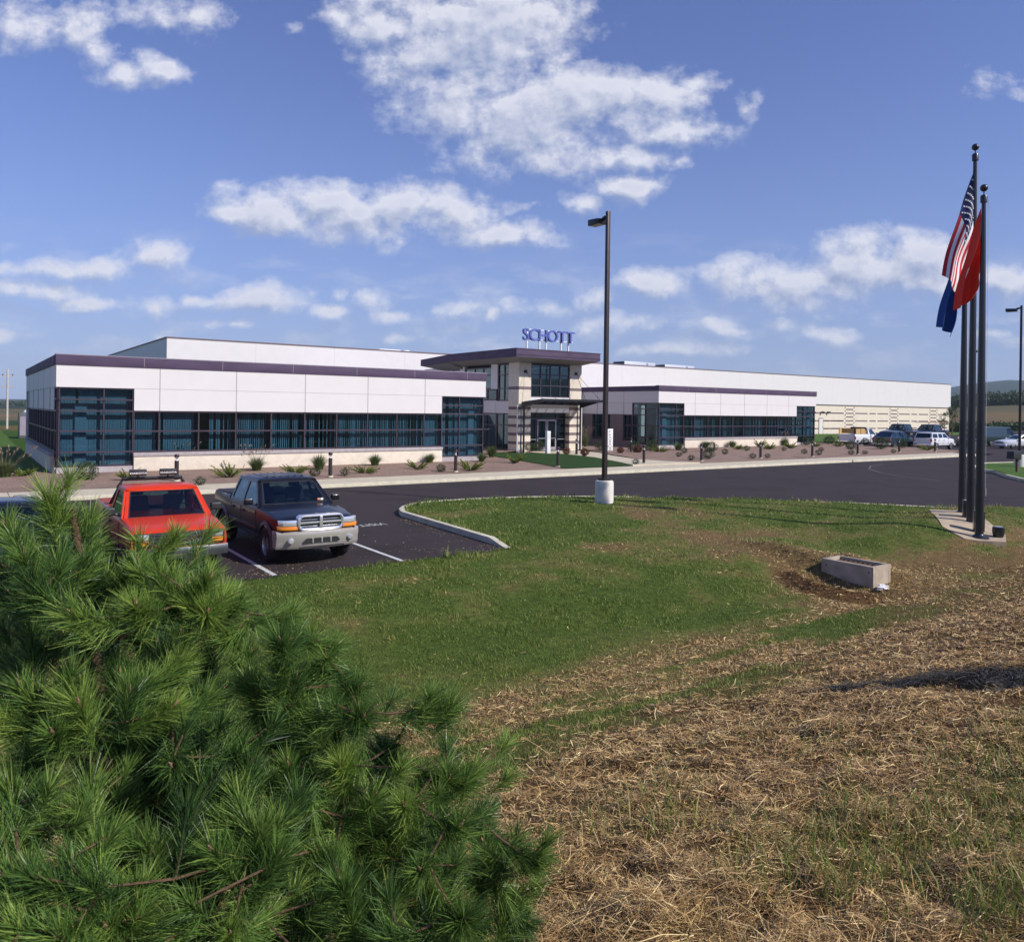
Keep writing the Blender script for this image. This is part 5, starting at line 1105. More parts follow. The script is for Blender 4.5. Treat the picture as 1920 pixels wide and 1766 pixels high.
for i, (x, y, h, lab) in enumerate(POLES):
    r_ = empty('flagpole', (x, y, slabz(x, y)), 0, lab, 'flagpole', 'three black flagpoles'); lean = .0
    MB().lathe([(.105, 0), (.10, h*.4), (.075, h*.75), (.052, h-.25)], 20).build('pole', POLEM, r_, smooth=60)
    MB().lathe([(0, 0.0), (.24, .0), (.24, .02), (.20, .05), (.12, .09), (.11, .12)], 24).build('collar', POLEM, r_, smooth=50)
    MB().lathe([(0, h-.26), (.085, h-.26), (.09, h-.1), (.07, h-.06), (0, h-.06)], 16).build('truck', POLEM, r_, smooth=40)
    MB().lathe([(.016, h-.08), (.016, h+.04)]+[(.100*math.sin(t), h+.135-.100*math.cos(t)) for t in np.linspace(.15, math.pi, 12)], 20).build('finial_ball', POLEM, r_, smooth=70)
    MB().tube([(.12, -.05, 1.2), (.115, -.05, h*.5), (.10, -.04, h-.2)], .006, 5).build('halyard', mat('rope', (.55, .55, .52), .8), r_)
    MB().box(.10, .15, -.06, -.02, 1.15, 1.35).build('cleat', ALU, r_)
for x, y, lab in ((13.2, 21.75, 'dark floodlight box between the two nearer flagpoles'), (13.85, 23.4, 'dark floodlight box between the two farther flagpoles'), (13.35, 21.3, 'low round floodlight right of the nearest flagpole')):
    r_ = empty('ground_floodlight', (x-.12 if 'box' in lab else x, y, slabz(x, y)), 1.15, lab, 'floodlight', 'floodlights at the flagpoles')
    if 'box' in lab: MB().box(-.16, .16, -.13, .13, .06, .62).build('housing', POLEM, r_, bevel=.02); MB().box(-.05, .05, -.05, .05, 0, .06).build('foot', POLEM, r_); MB().box(-.13, .13, -.1, .1, .62, .625).build('lens', mat('lamp_lens', (.45, .46, .45)), r_)
    else: MB().lathe([(0, 0), (.12, 0), (.15, .12), (.15, .26), (.12, .28), (0, .28)], 20).build('housing', POLEM, r_, smooth=40); MB().lathe([(0, .285), (.11, .285)], 18).build('lens', mat('lamp_lens', (.45, .46, .45)), r_)
FR = mat('flag_red', (.50, .02, .03), .85, var=.05); FW = mat('flag_white', (.78, .76, .76), .85, var=.03); FB = mat('flag_blue', (.012, .022, .10), .85, var=.05); FR2 = mat('flag_scarlet', (.85, .045, .022), .85, var=.05); FB2 = mat('flag_royal_blue', (.015, .07, .26), .85, var=.08)
def flag(name, label, T, H, E1, E2, folds, amp, colour, nu=60, nv=52, stars=False, mats=(), y0=0, origin=(0, 0, 0), ydrift=0, sag=.0):
    """limp flag: corners T,H on the pole and E1,E2 at the fly as (x, z); folds run along the fly"""
    def P(u, v):
        a = Vector(T)*(1-v)+Vector(H)*v; b = Vector(E1)*(1-v)+Vector(E2)*v; p = a*(1-u)+b*u
        ph = folds*math.pi*2*v+1.2*u; A = amp*min(1, u*3+.15)
        x = p.x+A*.55*math.sin(ph+.7)*math.sin(math.pi*min(1, max(0, v)))+.05*math.sin(7*u+3*v)*u; z = p.y-sag*math.sin(math.pi*u)
        return Vector((x, y0+A*math.cos(ph)+ydrift*u+.03*math.sin(9*u+5*v), z))
    mb = MB(); mb.v = [tuple(P(i/nu, j/nv)) for j in range(nv+1) for i in range(nu+1)]
    mb.f = [(j*(nu+1)+i, j*(nu+1)+i+1, (j+1)*(nu+1)+i+1, (j+1)*(nu+1)+i) for j in range(nv) for i in range(nu)]
    mi = [colour((i+.5)/nu, (j+.5)/nv) for j in range(nv) for i in range(nu)]
    if stars:
        for r in range(9):
            for c in range(6 if r % 2 == 0 else 5):
                cu = (.033*(1+2*c) if r % 2 == 0 else .033*(2+2*c)); cv = (7/13)*(r+1)/10
                for sg in (1, -1):
                    e = .004; p = P(cu, cv); du = (P(cu+e, cv)-P(cu-e, cv)).normalized(); dv = (P(cu, cv+e)-P(cu, cv-e)); dv = (dv-du*dv.dot(du)).normalized(); nn = du.cross(dv)*sg
                    k = len(mb.v); rr = .040
                    for q_ in range(10): t = math.pi*q_/5; R2 = rr if q_ % 2 == 0 else rr*.42; mb.v.append(tuple(p+nn*.006+du*R2*math.cos(t)+dv*R2*math.sin(t)))
                    mb.v.append(tuple(p+nn*.006))
                    for q_ in range(10): mb.f.append((k+q_, k+(q_+1) % 10, k+10)); mi.append(1)
    me = mb.mesh(name); 
    for m_ in mats: me.materials.append(m_)
    me.polygons.foreach_set('material_index', mi); o = link(name, me, None, smooth=180); o.location = origin
    md = o.modifiers.new('thickness', 'SOLIDIFY'); md.thickness = .004
    return tag(o, label, 'flag')
def us(u, v):
    if u < .4 and v < 7/13: return 2
    return 0 if int(v*13) % 2 == 0 else 1
flag('flag', 'striped red and white flag with white stars on blue, hanging limp from the middle pole', (-.05, 10.43-slab_z), (-.05, 7.75-slab_z), (-1.10, 7.35-slab_z), (-.46, 6.55-slab_z), 1.2, .13, us, 80, 78, True, (FR, FW, FB), origin=(13.455, 22.79-.05, slab_z), ydrift=-.25)
def rd(u, v): return 1 if (((u-.62)/.05)**2+((v-.30)/.13)**2 < 1 or (abs(u-.55-.3*(v-.3)**2) < .02 and .2 < v < .4)) else 0
flag('flag', 'plain scarlet flag with a white mark, hanging between the nearest and middle poles', (-.06, 8.95-slab_z), (-.05, 7.5-slab_z), (-.60, 6.2-slab_z), (-.10, 6.5-slab_z), 1.4, .13, rd, 50, 50, False, (FR2, FW), origin=(12.73, 21.14, slab_z), ydrift=.35)
flag('flag', 'dark blue flag drooping below the striped flag from the farthest pole', (-.05, 9.0-slab_z), (-.05, 7.5-slab_z), (-1.0, 6.05-slab_z), (-.42, 5.75-slab_z), 1.8, .15, lambda u, v: 0, 50, 50, False, (FB2,), origin=(14.17, 24.46, slab_z), ydrift=-.2)
# ------------------------------------------------ drain inlet, litter
r_ = empty('drain_inlet', W(9.97, -28.75, -.02), ANG, 'rectangular concrete drain inlet box exposed in a scraped hollow of the lawn', 'drain')
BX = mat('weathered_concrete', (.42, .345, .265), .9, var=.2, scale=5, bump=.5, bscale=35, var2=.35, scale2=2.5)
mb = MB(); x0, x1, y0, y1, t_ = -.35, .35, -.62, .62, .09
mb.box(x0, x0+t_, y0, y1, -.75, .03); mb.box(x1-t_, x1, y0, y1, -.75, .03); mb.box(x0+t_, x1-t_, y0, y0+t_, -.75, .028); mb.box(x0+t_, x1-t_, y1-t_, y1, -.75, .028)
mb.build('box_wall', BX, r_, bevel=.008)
g_ = MB()
for k in range(9): g_.box(x0+.1, x1-.1, y0+.14+k*.115, y0+.17+k*.115, -.05, -.025)
g_.box(x0+.1, x0+.12, y0+.1, y1-.1, -.06, -.03).box(x1-.12, x1-.1, y0+.1, y1-.1, -.06, -.03).box(-.01, .01, y0+.1, y1-.1, -.06, -.03); g_.build('grate', mat('rusty_iron', (.10, .055, .035), .8, var=.3), r_)
mb = MB(); MB().box(x0+t_, x1-t_, y0+t_, y1-t_, -.12, -.085).build('clogged_straw', mat('dead_straw_mat', (.16, .10, .05), .95, var=.4, scale=40, bump=1), r_)
for y in (-.52, .50): MB().tube([(x0-.004, y, -.10), (x0+.01, y, -.10)], .018, 10).build('lift_hole', BLKTRIM, r_)
def crumple(name, loc, s, label, cat, m):
    bm = bmesh.new(); bmesh.ops.create_icosphere(bm, subdivisions=3, radius=1)
    for v in bm.verts:
        n_ = v.co.copy(); k = 1+.35*math.sin(5*n_.x+3*n_.y)+.25*math.sin(9*n_.z+4*n_.x+2); v.co = Vector((n_.x*k*s[0], n_.y*k*s[1], max(-.3*s[2], n_.z*k*s[2])))
    me = bpy.data.meshes.new(name); bm.to_mesh(me); bm.free(); return tag(link(name, me, m, loc=loc, rz=.5), label, cat)
LIT = mat('crumpled_plastic', (.72, .72, .74), .4)
crumple('crumpled_bag', (7.95, 16.6, hz(7.95, 16.6)+.04), (.13, .07, .07), 'crumpled white plastic bag lying by the drain inlet', 'litter', LIT)
crumple('paper_scrap', (-.99, 7.1, hz(-.99, 7.1)+.02), (.06, .03, .025), 'small white paper scrap on the straw beside the pine', 'litter', LIT)
# ------------------------------------------------ things at the sides
r_ = empty('box_on_post', (28.9, 44.5, .1), .5, 'black box tilted on a short timber post at the kerbed island', 'post box')
MB().box(-.06, .06, -.06, .06, -.2, 1.15).build('timber_post', mat('old_timber', (.12, .075, .045), .9, var=.3), r_, bevel=.01)
o = MB().add([(-.72, -.2, .78), (.10, -.2, .72), (.10, .2, .72), (-.72, .2, .78), (-.66, -.2, 1.20), (.10, -.2, 1.24), (.10, .2, 1.24), (-.66, .2, 1.20)], [(0, 3, 2, 1), (4, 5, 6, 7), (0, 1, 5, 4), (1, 2, 6, 5), (2, 3, 7, 6), (3, 0, 4, 7)]).build('box', BLKTRIM, r_, bevel=.03)
o = MB().lathe([(0, -.2), (.09, -.2), (.09, 1.0), (.07, 1.05), (0, 1.07)], 18).build('safety_bollard', WHITEP, loc=(48.3, 79.8, 0), smooth=40); tag(o, 'short white safety bollard between the flagpoles and the green van', 'bollard')
UT = mat('grey_pole_wood', (.50, .46, .43), .9, var=.2)
r_ = empty('utility_pole', (-71.3, 110, -.45), .3, 'pale wooden utility pole with short crossarms at the far left field', 'utility pole')
MB().tube([(0, 0, 0), (0, 0, 8.4)], [.16, .12], 12).build('pole', UT, r_, smooth=50)
for z in (7.4, 5.9): MB().box(-.75, .75, -.05, .05, z, z+.14).build('crossarm', UT, r_); 
for x in (-.6, .6): MB().lathe([(0, 7.5), (.07, 7.54), (.07, 7.72), (0, 7.74)], 10, (x, 0, 0)).build('insulator', BLKTRIM, r_)
r_ = empty('utility_cabinet', (-50.9, 82, -.45), ANG, 'dark grey metal cabinet beyond the left lawn, close to the building corner', 'cabinet')
MB().box(-.9, .9, -.8, .8, 0, 2.7).build('cabinet_body', mat('grey_cabinet', (.10, .11, .13), .6), r_, bevel=.12); MB().lathe([(0, 3.0), (.3, 2.97), (.45, 2.85), (.48, 2.6)], 20).build('pale_top', WHITEP, r_, smooth=60)
for x in (-.42, .42): MB().box(x-.38, x+.38, -.825, -.8, .3, 2.3).build('door', GREYTRIM, r_)
# ================================================================== plants
def blades(n, rng, r0, r1, hmin, hmax, w_, bend, segs=3, base_z=0.):
    """arching grass blades from a tuft; returns verts, flat quads, tone"""
    th = rng.uniform(0, 2*np.pi, n); rb = r0*np.sqrt(rng.uniform(0, 1, n)); L_ = rng.uniform(hmin, hmax, n); out = rng.uniform(.15, 1, n)*r1
    V = []; k = segs+1
    for s in range(k):
        t = s/segs; hx = rb+out*(t**1.6); z = base_z+L_*(t-bend*t*t*.5*out/r1); ww = w_*(1-t)**.7+.0008
        cx, cy = np.cos(th), np.sin(th)
        for sg in (-1, 1): V.append(np.stack([hx*cx-sg*ww*cy, hx*cy+sg*ww*cx, z], -1))
    V = np.stack(V, 1).reshape(-1, 3); i0 = np.arange(n)[:, None]*(2*k); F = []
    for s in range(segs): F.append(np.stack([i0[:, 0]+2*s, i0[:, 0]+2*s+1, i0[:, 0]+2*s+3, i0[:, 0]+2*s+2], -1))
    return V, np.stack(F, 1).reshape(-1), np.repeat(rng.uniform(0, 1, n), 2*k)
GRS = leafmat('ornamental_grass', (.05, .10, .03), (.17, .21, .07), .3)
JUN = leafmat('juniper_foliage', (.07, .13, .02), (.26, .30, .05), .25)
DRK = leafmat('dark_shrub_foliage', (.018, .04, .012), (.06, .09, .03), .2)
MUM = leafmat('russet_shrub_foliage', (.10, .035, .025), (.24, .10, .06), .2)
SEE = leafmat('seed_heads', (.20, .14, .09), (.36, .28, .18), .2)
STM = mat('plant_stem', (.10, .07, .04), .9)
def shrub_proto(kind, seed):
    rng = np.random.default_rng(seed); r_ = empty('shrub', (0, 0, -50))
    if kind in 'gst':
        n, H = (520, (.38, .66)) if kind != 't' else (300, (.9, 1.35)); V, F, T = blades(n, rng, .13, .42 if kind != 't' else .5, H[0], H[1], .006, .9, 4)
        me = big_mesh('blades', V, F, 4, T, GRS); link('blades', me, None, r_); r_.name = 'ornamental_grass'
        if kind in 'st':
            mb = MB(); vs = []; m2 = MB()
            for q_ in range(26 if kind == 's' else 40):
                t = rng.uniform(0, 6.28); o_ = rng.uniform(.15, .75); hh = rng.uniform(.6, .95) if kind == 's' else rng.uniform(1.1, 1.6); p = Vector((math.cos(t)*o_, math.sin(t)*o_, hh)); mb.tube([(p.x*.1, p.y*.1, 0), (p.x*.5, p.y*.5, hh*.65), p], .003, 3, cap=False)
                m2.tube([p-Vector((0, 0, .03)), p+Vector((p.x*.05, p.y*.05, .03)), p+Vector((p.x*.12, p.y*.12, .07))], [.006, .018, .003], 5)
            mb.build('stalks', mat('dry_stalk', (.25, .19, .10), .8), r_, fix=False); me = m2.mesh(); at = me.attributes.new('tone', 'FLOAT', 'POINT'); at.data.foreach_set('value', rng.uniform(0, 1, len(me.vertices)).astype(np.float32)); link('seed_heads', me, SEE, r_)
        return r_
    Vs, Fs, Ts = [], [], []; off = 0; mb = MB()
    if kind == 'j':     # feathery arms spreading up and out
        r_.name = 'juniper'
        for q_ in range(20):
            t = rng.uniform(0, 6.28); el = rng.uniform(.25, 1.1); L_ = rng.uniform(.35, .62); d = Vector((math.cos(t)*math.cos(el), math.sin(t)*math.cos(el), math.sin(el)*.8)); e = d*L_; mb.tube([(0, 0, 0), e*.5+Vector((0, 0, -.02)), e], [.009, .006, .002], 4)
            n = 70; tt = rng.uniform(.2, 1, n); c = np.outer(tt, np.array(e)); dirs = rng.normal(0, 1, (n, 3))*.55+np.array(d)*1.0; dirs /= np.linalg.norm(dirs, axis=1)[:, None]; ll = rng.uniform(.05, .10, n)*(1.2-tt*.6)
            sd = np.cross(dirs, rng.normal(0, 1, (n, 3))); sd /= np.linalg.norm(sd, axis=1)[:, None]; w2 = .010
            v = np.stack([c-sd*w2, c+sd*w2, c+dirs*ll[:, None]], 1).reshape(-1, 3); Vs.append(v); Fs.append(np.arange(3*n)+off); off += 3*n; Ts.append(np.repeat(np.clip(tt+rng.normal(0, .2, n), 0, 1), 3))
        m_ = JUN
    else:
        r_.name = 'small_shrub'; R0 = dict(d=(.34, .30), k=(.16, .15), r=(.22, .20))[kind]; m_ = MUM if kind == 'r' else DRK
        for q_ in range(9): t = rng.uniform(0, 6.28); mb.tube([(0, 0, 0), (math.cos(t)*R0[0]*.7, math.sin(t)*R0[0]*.7, R0[1]*rng.uniform(.8, 1.7))], [.006, .002], 4)
        n = 1100 if kind != 'k' else 450; d = rng.normal(0, 1, (n, 3)); d /= np.linalg.norm(d, axis=1)[:, None]; lump = 1+.28*np.sin(d[:, 0]*5+seed)*np.cos(d[:, 1]*4); rr = (rng.uniform(.35, 1, n)**.5)*lump
        c = d*rr[:, None]*np.array([R0[0], R0[0], R0[1]])+np.array([0, 0, R0[1]*.95]); c[:, 2] = np.maximum(c[:, 2], .01)
        dirs = d*.6+rng.normal(0, .6, (n, 3)); dirs /= np.linalg.norm(dirs, axis=1)[:, None]; sd = np.cross(dirs, rng.normal(0, 1, (n, 3))); sd /= np.linalg.norm(sd, axis=1)[:, None]; ll = .05 if kind != 'k' else .035
        v = np.stack([c, c+dirs*ll*.5+sd*ll*.35, c+dirs*ll, c+dirs*ll*.5-sd*ll*.35], 1).reshape(-1, 3)
        me = big_mesh('foliage', v, np.arange(4*n), 4, np.repeat(rng.uniform(0, 1, n), 4), m_); link('foliage', me, None, r_); mb.build('stems', STM, r_, fix=False); return r_
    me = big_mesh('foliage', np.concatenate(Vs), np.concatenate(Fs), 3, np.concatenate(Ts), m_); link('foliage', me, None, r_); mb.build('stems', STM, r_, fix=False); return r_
SHRUBS = [('s',-15.72,36.82),('s',-12.04,36.82),('g',-9.37,37.96),('g',-7.16,40.89),('g',-4.54,43.45),('d',-17.19,31.52),('j',-12.15,33.58),('j',-9.98,35.94),('j',-6.93,36.76),('j',-4.75,39.49),('g',-1.71,44.91),('g',-1.23,48.98),('j',0.19,44.4),('j',-15.62,31.76),('k',-12.24,30.64),('k',-8.82,34.95),('k',-7.56,35.45),('k',-3.45,38.34),('j',-2.07,39.62),('j',-20.26,32.28),('r',3.79,53.65),('r',4.89,52.07),('d',2.11,58.05),('d',0.64,58.42),('d',1.32,56.39),('t',6.18,64.96),('d',6.78,58.51),('r',7.82,55.93),('d',9.28,59.15),('k',7.25,45.37),('r',9.25,56.97),('d',11.37,62.89),('j',10.99,58.11),('g',13.06,60.9),('k',12.68,57.12),('k',11.4,52.97),('k',11.46,49.62),('g',16.46,66.03),('d',15.36,59.95),('d',13.01,51.59),('k',15.47,56.44),('g',19.2,67.73),('j',18.68,64.01),('k',18.59,61.55),('k',16.39,52.91),('j',21.8,68.46),('j',21.42,64.74),('k',17.69,53.8),('s',25.43,72.52),('k',21.83,62.38),('j',24.08,67.23),('d',28.24,74.43),('k',22.38,59.5),('j',27.82,71.15),('k',25.17,63.24),('k',22.98,58.23),('d',31.74,77.78),('j',30.15,71.82),('d',29.1,66.79),('k',27.6,60.77),('k',26.04,59.67),('d',34.08,75.07),('d',32.52,68.62),('k',30.96,63.12),('d',35.86,71.43),('j',36.73,68.83),('s',-20.64,31.71),('d',10.55,59.48)]
KN = dict(g=('fountain-shaped green grass clump', 'ornamental grass'), s=('grass clump with tan seed stalks', 'ornamental grass'), t=('tall pale feathery grass clump', 'ornamental grass'), j=('yellow-green juniper', 'juniper'), d=('dark leafy shrub', 'shrub'), k=('tiny dark shrub', 'shrub'), r=('russet domed shrub', 'shrub'))
WHERE = lambda a, b: ('by the left wing' if a < 15.9 else ('by the entrance lawn' if a < 34.5 and b < 1.5 else ('by the tower and path' if a < 39.5 else ('by the right wing' if a < 58.5 else 'at the far right bed end'))))
ORD = 'first second third fourth fifth sixth seventh eighth ninth tenth eleventh twelfth thirteenth fourteenth fifteenth sixteenth'.split()
SH = [(k, x, y, WHERE(*ABof(x, y))) for k, x, y in SHRUBS]; SH.sort(key=lambda t: math.atan2(t[1], t[2])); cnt = {}; tot = {}
for k, x, y, wh in SH: tot[(k, wh)] = tot.get((k, wh), 0)+1
protos = {}
for k, x, y, wh in SH:
    v = random.randrange(2); key = (k, v)
    if key not in protos: protos[key] = shrub_proto(k, 31+7*ord(k)+v); first = protos[key]; o = first
    else: o = copy_tree(protos[key])
    cnt[(k, wh)] = cnt.get((k, wh), 0)+1; a, b = ABof(x, y); z = float(bed_z(a, b))-.01
    if 20.2 < a < 27 and b < 6: z += .03
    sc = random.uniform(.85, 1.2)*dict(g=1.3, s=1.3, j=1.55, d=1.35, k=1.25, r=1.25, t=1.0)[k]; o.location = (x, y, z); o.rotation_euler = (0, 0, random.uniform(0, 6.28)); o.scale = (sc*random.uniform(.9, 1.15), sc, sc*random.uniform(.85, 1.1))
    lab = KN[k][0]+' '+wh+('' if tot[(k, wh)] == 1 else ', '+ORD[cnt[(k, wh)]-1]+' such from left')
    tag(o, ' '.join(lab.split()), KN[k][1], 'plants in the mulched beds')
# ------------------------------------------------ trees
def leaf_cloud(rng, centres, radii, n, size, squash=1.0):
    i = rng.integers(0, len(centres), n); d = rng.normal(0, 1, (n, 3)); d /= np.linalg.norm(d, axis=1)[:, None]; r = rng.uniform(.25, 1, n)**.45
    c = centres[i]+d*(r*radii[i])[:, None]*np.array([1, 1, squash]); a = rng.normal(0, 1, (n, 3)); a /= np.linalg.norm(a, axis=1)[:, None]; b = np.cross(a, d+.001); b /= np.linalg.norm(b, axis=1)[:, None]; s = size*rng.uniform(.6, 1.4, n)[:, None]
    return np.stack([c-a*s, c-b*s*.55, c+a*s, c+b*s*.55], 1).reshape(-1, 3), np.repeat(rng.uniform(0, 1, n), 4)
TREEL = leafmat('tree_leaf', (.018, .045, .012), (.055, .10, .025), .25); SAPL = leafmat('sapling_leaf', (.05, .07, .03), (.13, .14, .06), .3); BARK = mat('bark', (.14, .10, .075), .95, var=.3, scale=20, bump=.6)
def tree(name, x, y, z, h, seed, label, cat, group=None, m=TREEL, n=4000, leaf=.12, spread=.3, low=.25):
    rng = np.random.default_rng(seed); r_ = empty(name, (x, y, z), 0, label, cat, group); mb = MB(); mb.tube([(0, 0, -.3), (.03*h*.2, 0, h*.3), (0, .02*h, h*.9)], [h*.022, h*.016, h*.004], 8); cs = []; rs = []
    for k in range(16):
        t = rng.uniform(low, .95); a = rng.uniform(0, 6.28); L_ = h*spread*(1.15-t)*rng.uniform(.6, 1.2); e = np.array([math.cos(a)*L_, math.sin(a)*L_, h*t+L_*.5]); mb.tube([(0, 0, h*t), e*np.array([.5, .5, 1])-np.array([0, 0, L_*.2]), e], [h*.008, h*.005, h*.002], 5); cs.append(e); rs.append(h*.10*rng.uniform(.7, 1.5)); cs.append(e*np.array([.5, .5, 1])); rs.append(h*.09)
    mb.build('trunk', BARK, r_, smooth=60); V, T = leaf_cloud(rng, np.array(cs), np.array(rs), n, leaf); link('crown', big_mesh('crown', V, np.arange(len(V)), 4, T, m), None, r_); return r_
tree('young_tree', 65.6, 116.0, .2, 4.6, 5, 'thin young tree with sparse leaves at the right end of the block wall', 'tree', 'young trees', SAPL, 420, .12, .34, .3)
tree('young_tree', 62.2, 112.0, .2, 3.4, 8, 'smaller sparse sapling just left of the taller one at the wall end', 'tree', 'young trees', SAPL, 260, .11, .34, .3)
rng = np.random.default_rng(3); cs, rs = [], []
for k in range(330):
    az = math.radians(rng.uniform(27, 41)); r = rng.uniform(425, 500); x, y = r*math.sin(az), r*math.cos(az); g0 = float(far_z(np.array([x]), np.array([y]))[0]); hh = rng.uniform(3.2, 6.8)*(1.25 if rng.random() < .15 else 1)
    for q_ in range(4): cs.append((x+rng.normal(0, 2), y+rng.normal(0, 2), g0+hh*rng.uniform(.25, .85))); rs.append(rng.uniform(1.6, 3.0))
V, T = leaf_cloud(rng, np.array(cs), np.array(rs), 60000, .55)
tag(link('distant_wood', big_mesh('distant_wood', V, np.arange(len(V)), 4, T, TREEL), None), 'dark line of woods on the rise beyond the far fields at right', 'woods', kind='stuff')
cs, rs = [], []
for k in range(300):
    az = math.radians(rng.uniform(-42, -20)); r = rng.uniform(820, 1000); x, y = r*math.sin(az), r*math.cos(az); g0 = float(far_z(np.array([x]), np.array([y]))[0]); hh = rng.uniform(2, 6)
    cs.append((x, y, g0+hh*.5)); rs.append(rng.uniform(3, 5))
V, T = leaf_cloud(rng, np.array(cs), np.array(rs), 16000, 1.1, .6)
tag(link('distant_wood', big_mesh('distant_wood', V, np.arange(len(V)), 4, T, TREEL), None), 'thin blue-green line of far woods at the left horizon', 'woods', kind='stuff')
cs, rs = [], []
for k in range(260):     # hedge-like crop strip at the right
    az = math.radians(rng.uniform(28, 41)); r = rng.uniform(178, 188); cs.append((r*math.sin(az), r*math.cos(az), float(far_z(np.array([r*math.sin(az)]), np.array([r*math.cos(az)]))[0])+.8)); rs.append(rng.uniform(.8, 1.5))
V, T = leaf_cloud(rng, np.array(cs), np.array(rs), 16000, .25)
tag(link('hedgerow', big_mesh('hedgerow', V, np.arange(len(V)), 4, T, TREEL), None), 'low green hedge strip between the straw field and the tan slope', 'hedge', kind='stuff')
# ------------------------------------------------ the pine in the foreground
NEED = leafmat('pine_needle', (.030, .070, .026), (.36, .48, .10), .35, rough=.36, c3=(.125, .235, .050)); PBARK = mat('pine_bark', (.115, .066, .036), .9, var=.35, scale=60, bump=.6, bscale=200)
TIPS = [(-1.364,2.3,3.017),(-1.427,2.2,2.945),(-1.324,2.45,2.933),(-1.306,2.1,2.89),(-1.073,2.5,2.878),(-1.128,2.35,2.821),(-0.888,2.3,2.787),(-0.847,2.4,2.7),(-0.687,2.45,2.64),(-0.563,2.5,2.526),(-0.646,2.2,2.631),(-1.007,2.1,2.757),(-1.119,2.0,2.753),(-1.274,2.2,2.826),(-1.263,2.35,2.787),(-1.023,2.35,2.75),(-0.89,2.3,2.685),(-1.226,2.0,2.827),(-1.294,2.5,2.729),(-1.167,2.6,2.691),(-0.469,2.45,2.416),(-0.439,2.35,2.364),(-0.25,2.5,2.341),(-0.189,2.5,2.334),(-0.41,2.6,2.15),(-0.493,2.3,2.241),(-0.185,2.45,2.132),(-0.109,2.5,2.129),(-0.298,2.25,2.151),(-0.131,2.2,2.122),(-0.059,2.35,2.084),(-0.477,2.35,2.154),(-0.485,2.15,2.045),(-0.225,2.05,2.083),(0.095,2.25,1.995),(-0.051,2.4,1.897),(-0.104,1.95,2.013),(-0.28,1.9,2.002),(-0.405,2.0,1.951),(-0.307,2.5,1.938),(-0.408,2.4,1.925),(0.021,2.4,1.767),(-1.071,1.95,2.544),(-1.108,1.9,2.49),(-0.906,2.1,2.481),(-0.856,2.2,2.463),(-1.081,2.2,2.342),(-0.861,2.0,2.371),(-1.029,2.1,2.217),(-0.751,2.2,2.332),(-0.714,1.9,2.21),(-0.629,2.0,2.205),(-0.994,1.7,2.249),(-0.917,1.6,2.201),(-0.9,1.9,2.115),(-0.635,1.8,2.077),(-0.597,1.95,2.022),(-0.84,2.15,2.389),(-1.093,1.7,2.257),(-1.063,2.2,2.505),(-1.21,1.9,2.356),(-0.631,2.35,2.385),(-0.626,2.45,2.481),(-0.777,2.35,2.448),(-1.25,2.0,2.567),(-0.843,2.35,2.592),(-0.967,2.3,2.558),(-0.543,2.1,2.008),(-0.76,1.8,2.09),(-0.895,1.75,2.122),(-1.015,1.6,2.22),(-0.974,1.85,2.231),(-0.693,2.3,2.183),(-0.566,2.3,2.075),(-0.734,2.1,2.265),(-0.821,2.0,2.244),(-0.572,1.95,2.166),(-0.561,2.1,2.238),(-0.866,1.95,2.176),(-1.069,2.0,2.309),(-1.157,1.9,2.252),(-0.411,1.95,2.102),(-1.286,2.1,2.689),(-1.276,2.0,2.484),(-0.708,2.15,2.299),(-0.757,2.05,2.204),(-0.394,2.3,2.14),(-0.291,2.05,2.0)]
def shoot_needles(rng, p, d, L_, n, nl, out):
    """needles along a shoot ending at p with direction d"""
    d = np.array(d)/np.linalg.norm(d); u = np.cross(d, [.31, .2, .93]); u /= np.linalg.norm(u); v = np.cross(d, u)
    t = rng.uniform(0, 1, n)**.62; ang = rng.uniform(0, 2*np.pi, n); spread = np.radians(rng.uniform(14, 62, n)*(1.15-.55*t)+4)
    b = np.array(p)-np.outer((1-t)*L_, d); rad = np.cos(ang)[:, None]*u+np.sin(ang)[:, None]*v
    dr = d*np.cos(spread)[:, None]+rad*np.sin(spread)[:, None]; ln = nl*rng.uniform(.72, 1.12, n)
    droop = np.array([0, 0, -1.])*rng.uniform(.02, .22, n)[:, None]; sd = np.cross(dr, rng.normal(0, 1, (n, 3))); sd /= np.linalg.norm(sd, axis=1)[:, None]
    w_ = .00095; m = b+dr*(ln*.5)[:, None]+droop*(ln*.18)[:, None]; e = b+dr*ln[:, None]+droop*(ln*.75)[:, None]
    V = np.stack([b-sd*w_*.8, b+sd*w_*.8, m+sd*w_, m-sd*w_, e+sd*w_*.25, e-sd*w_*.25], 1).reshape(-1, 3); out[0].append(V)
    tone = np.clip(rng.normal(.5, .22, n)+.18*(t-.5)+out[2], 0, 1); out[1].append(np.repeat(tone, 6))
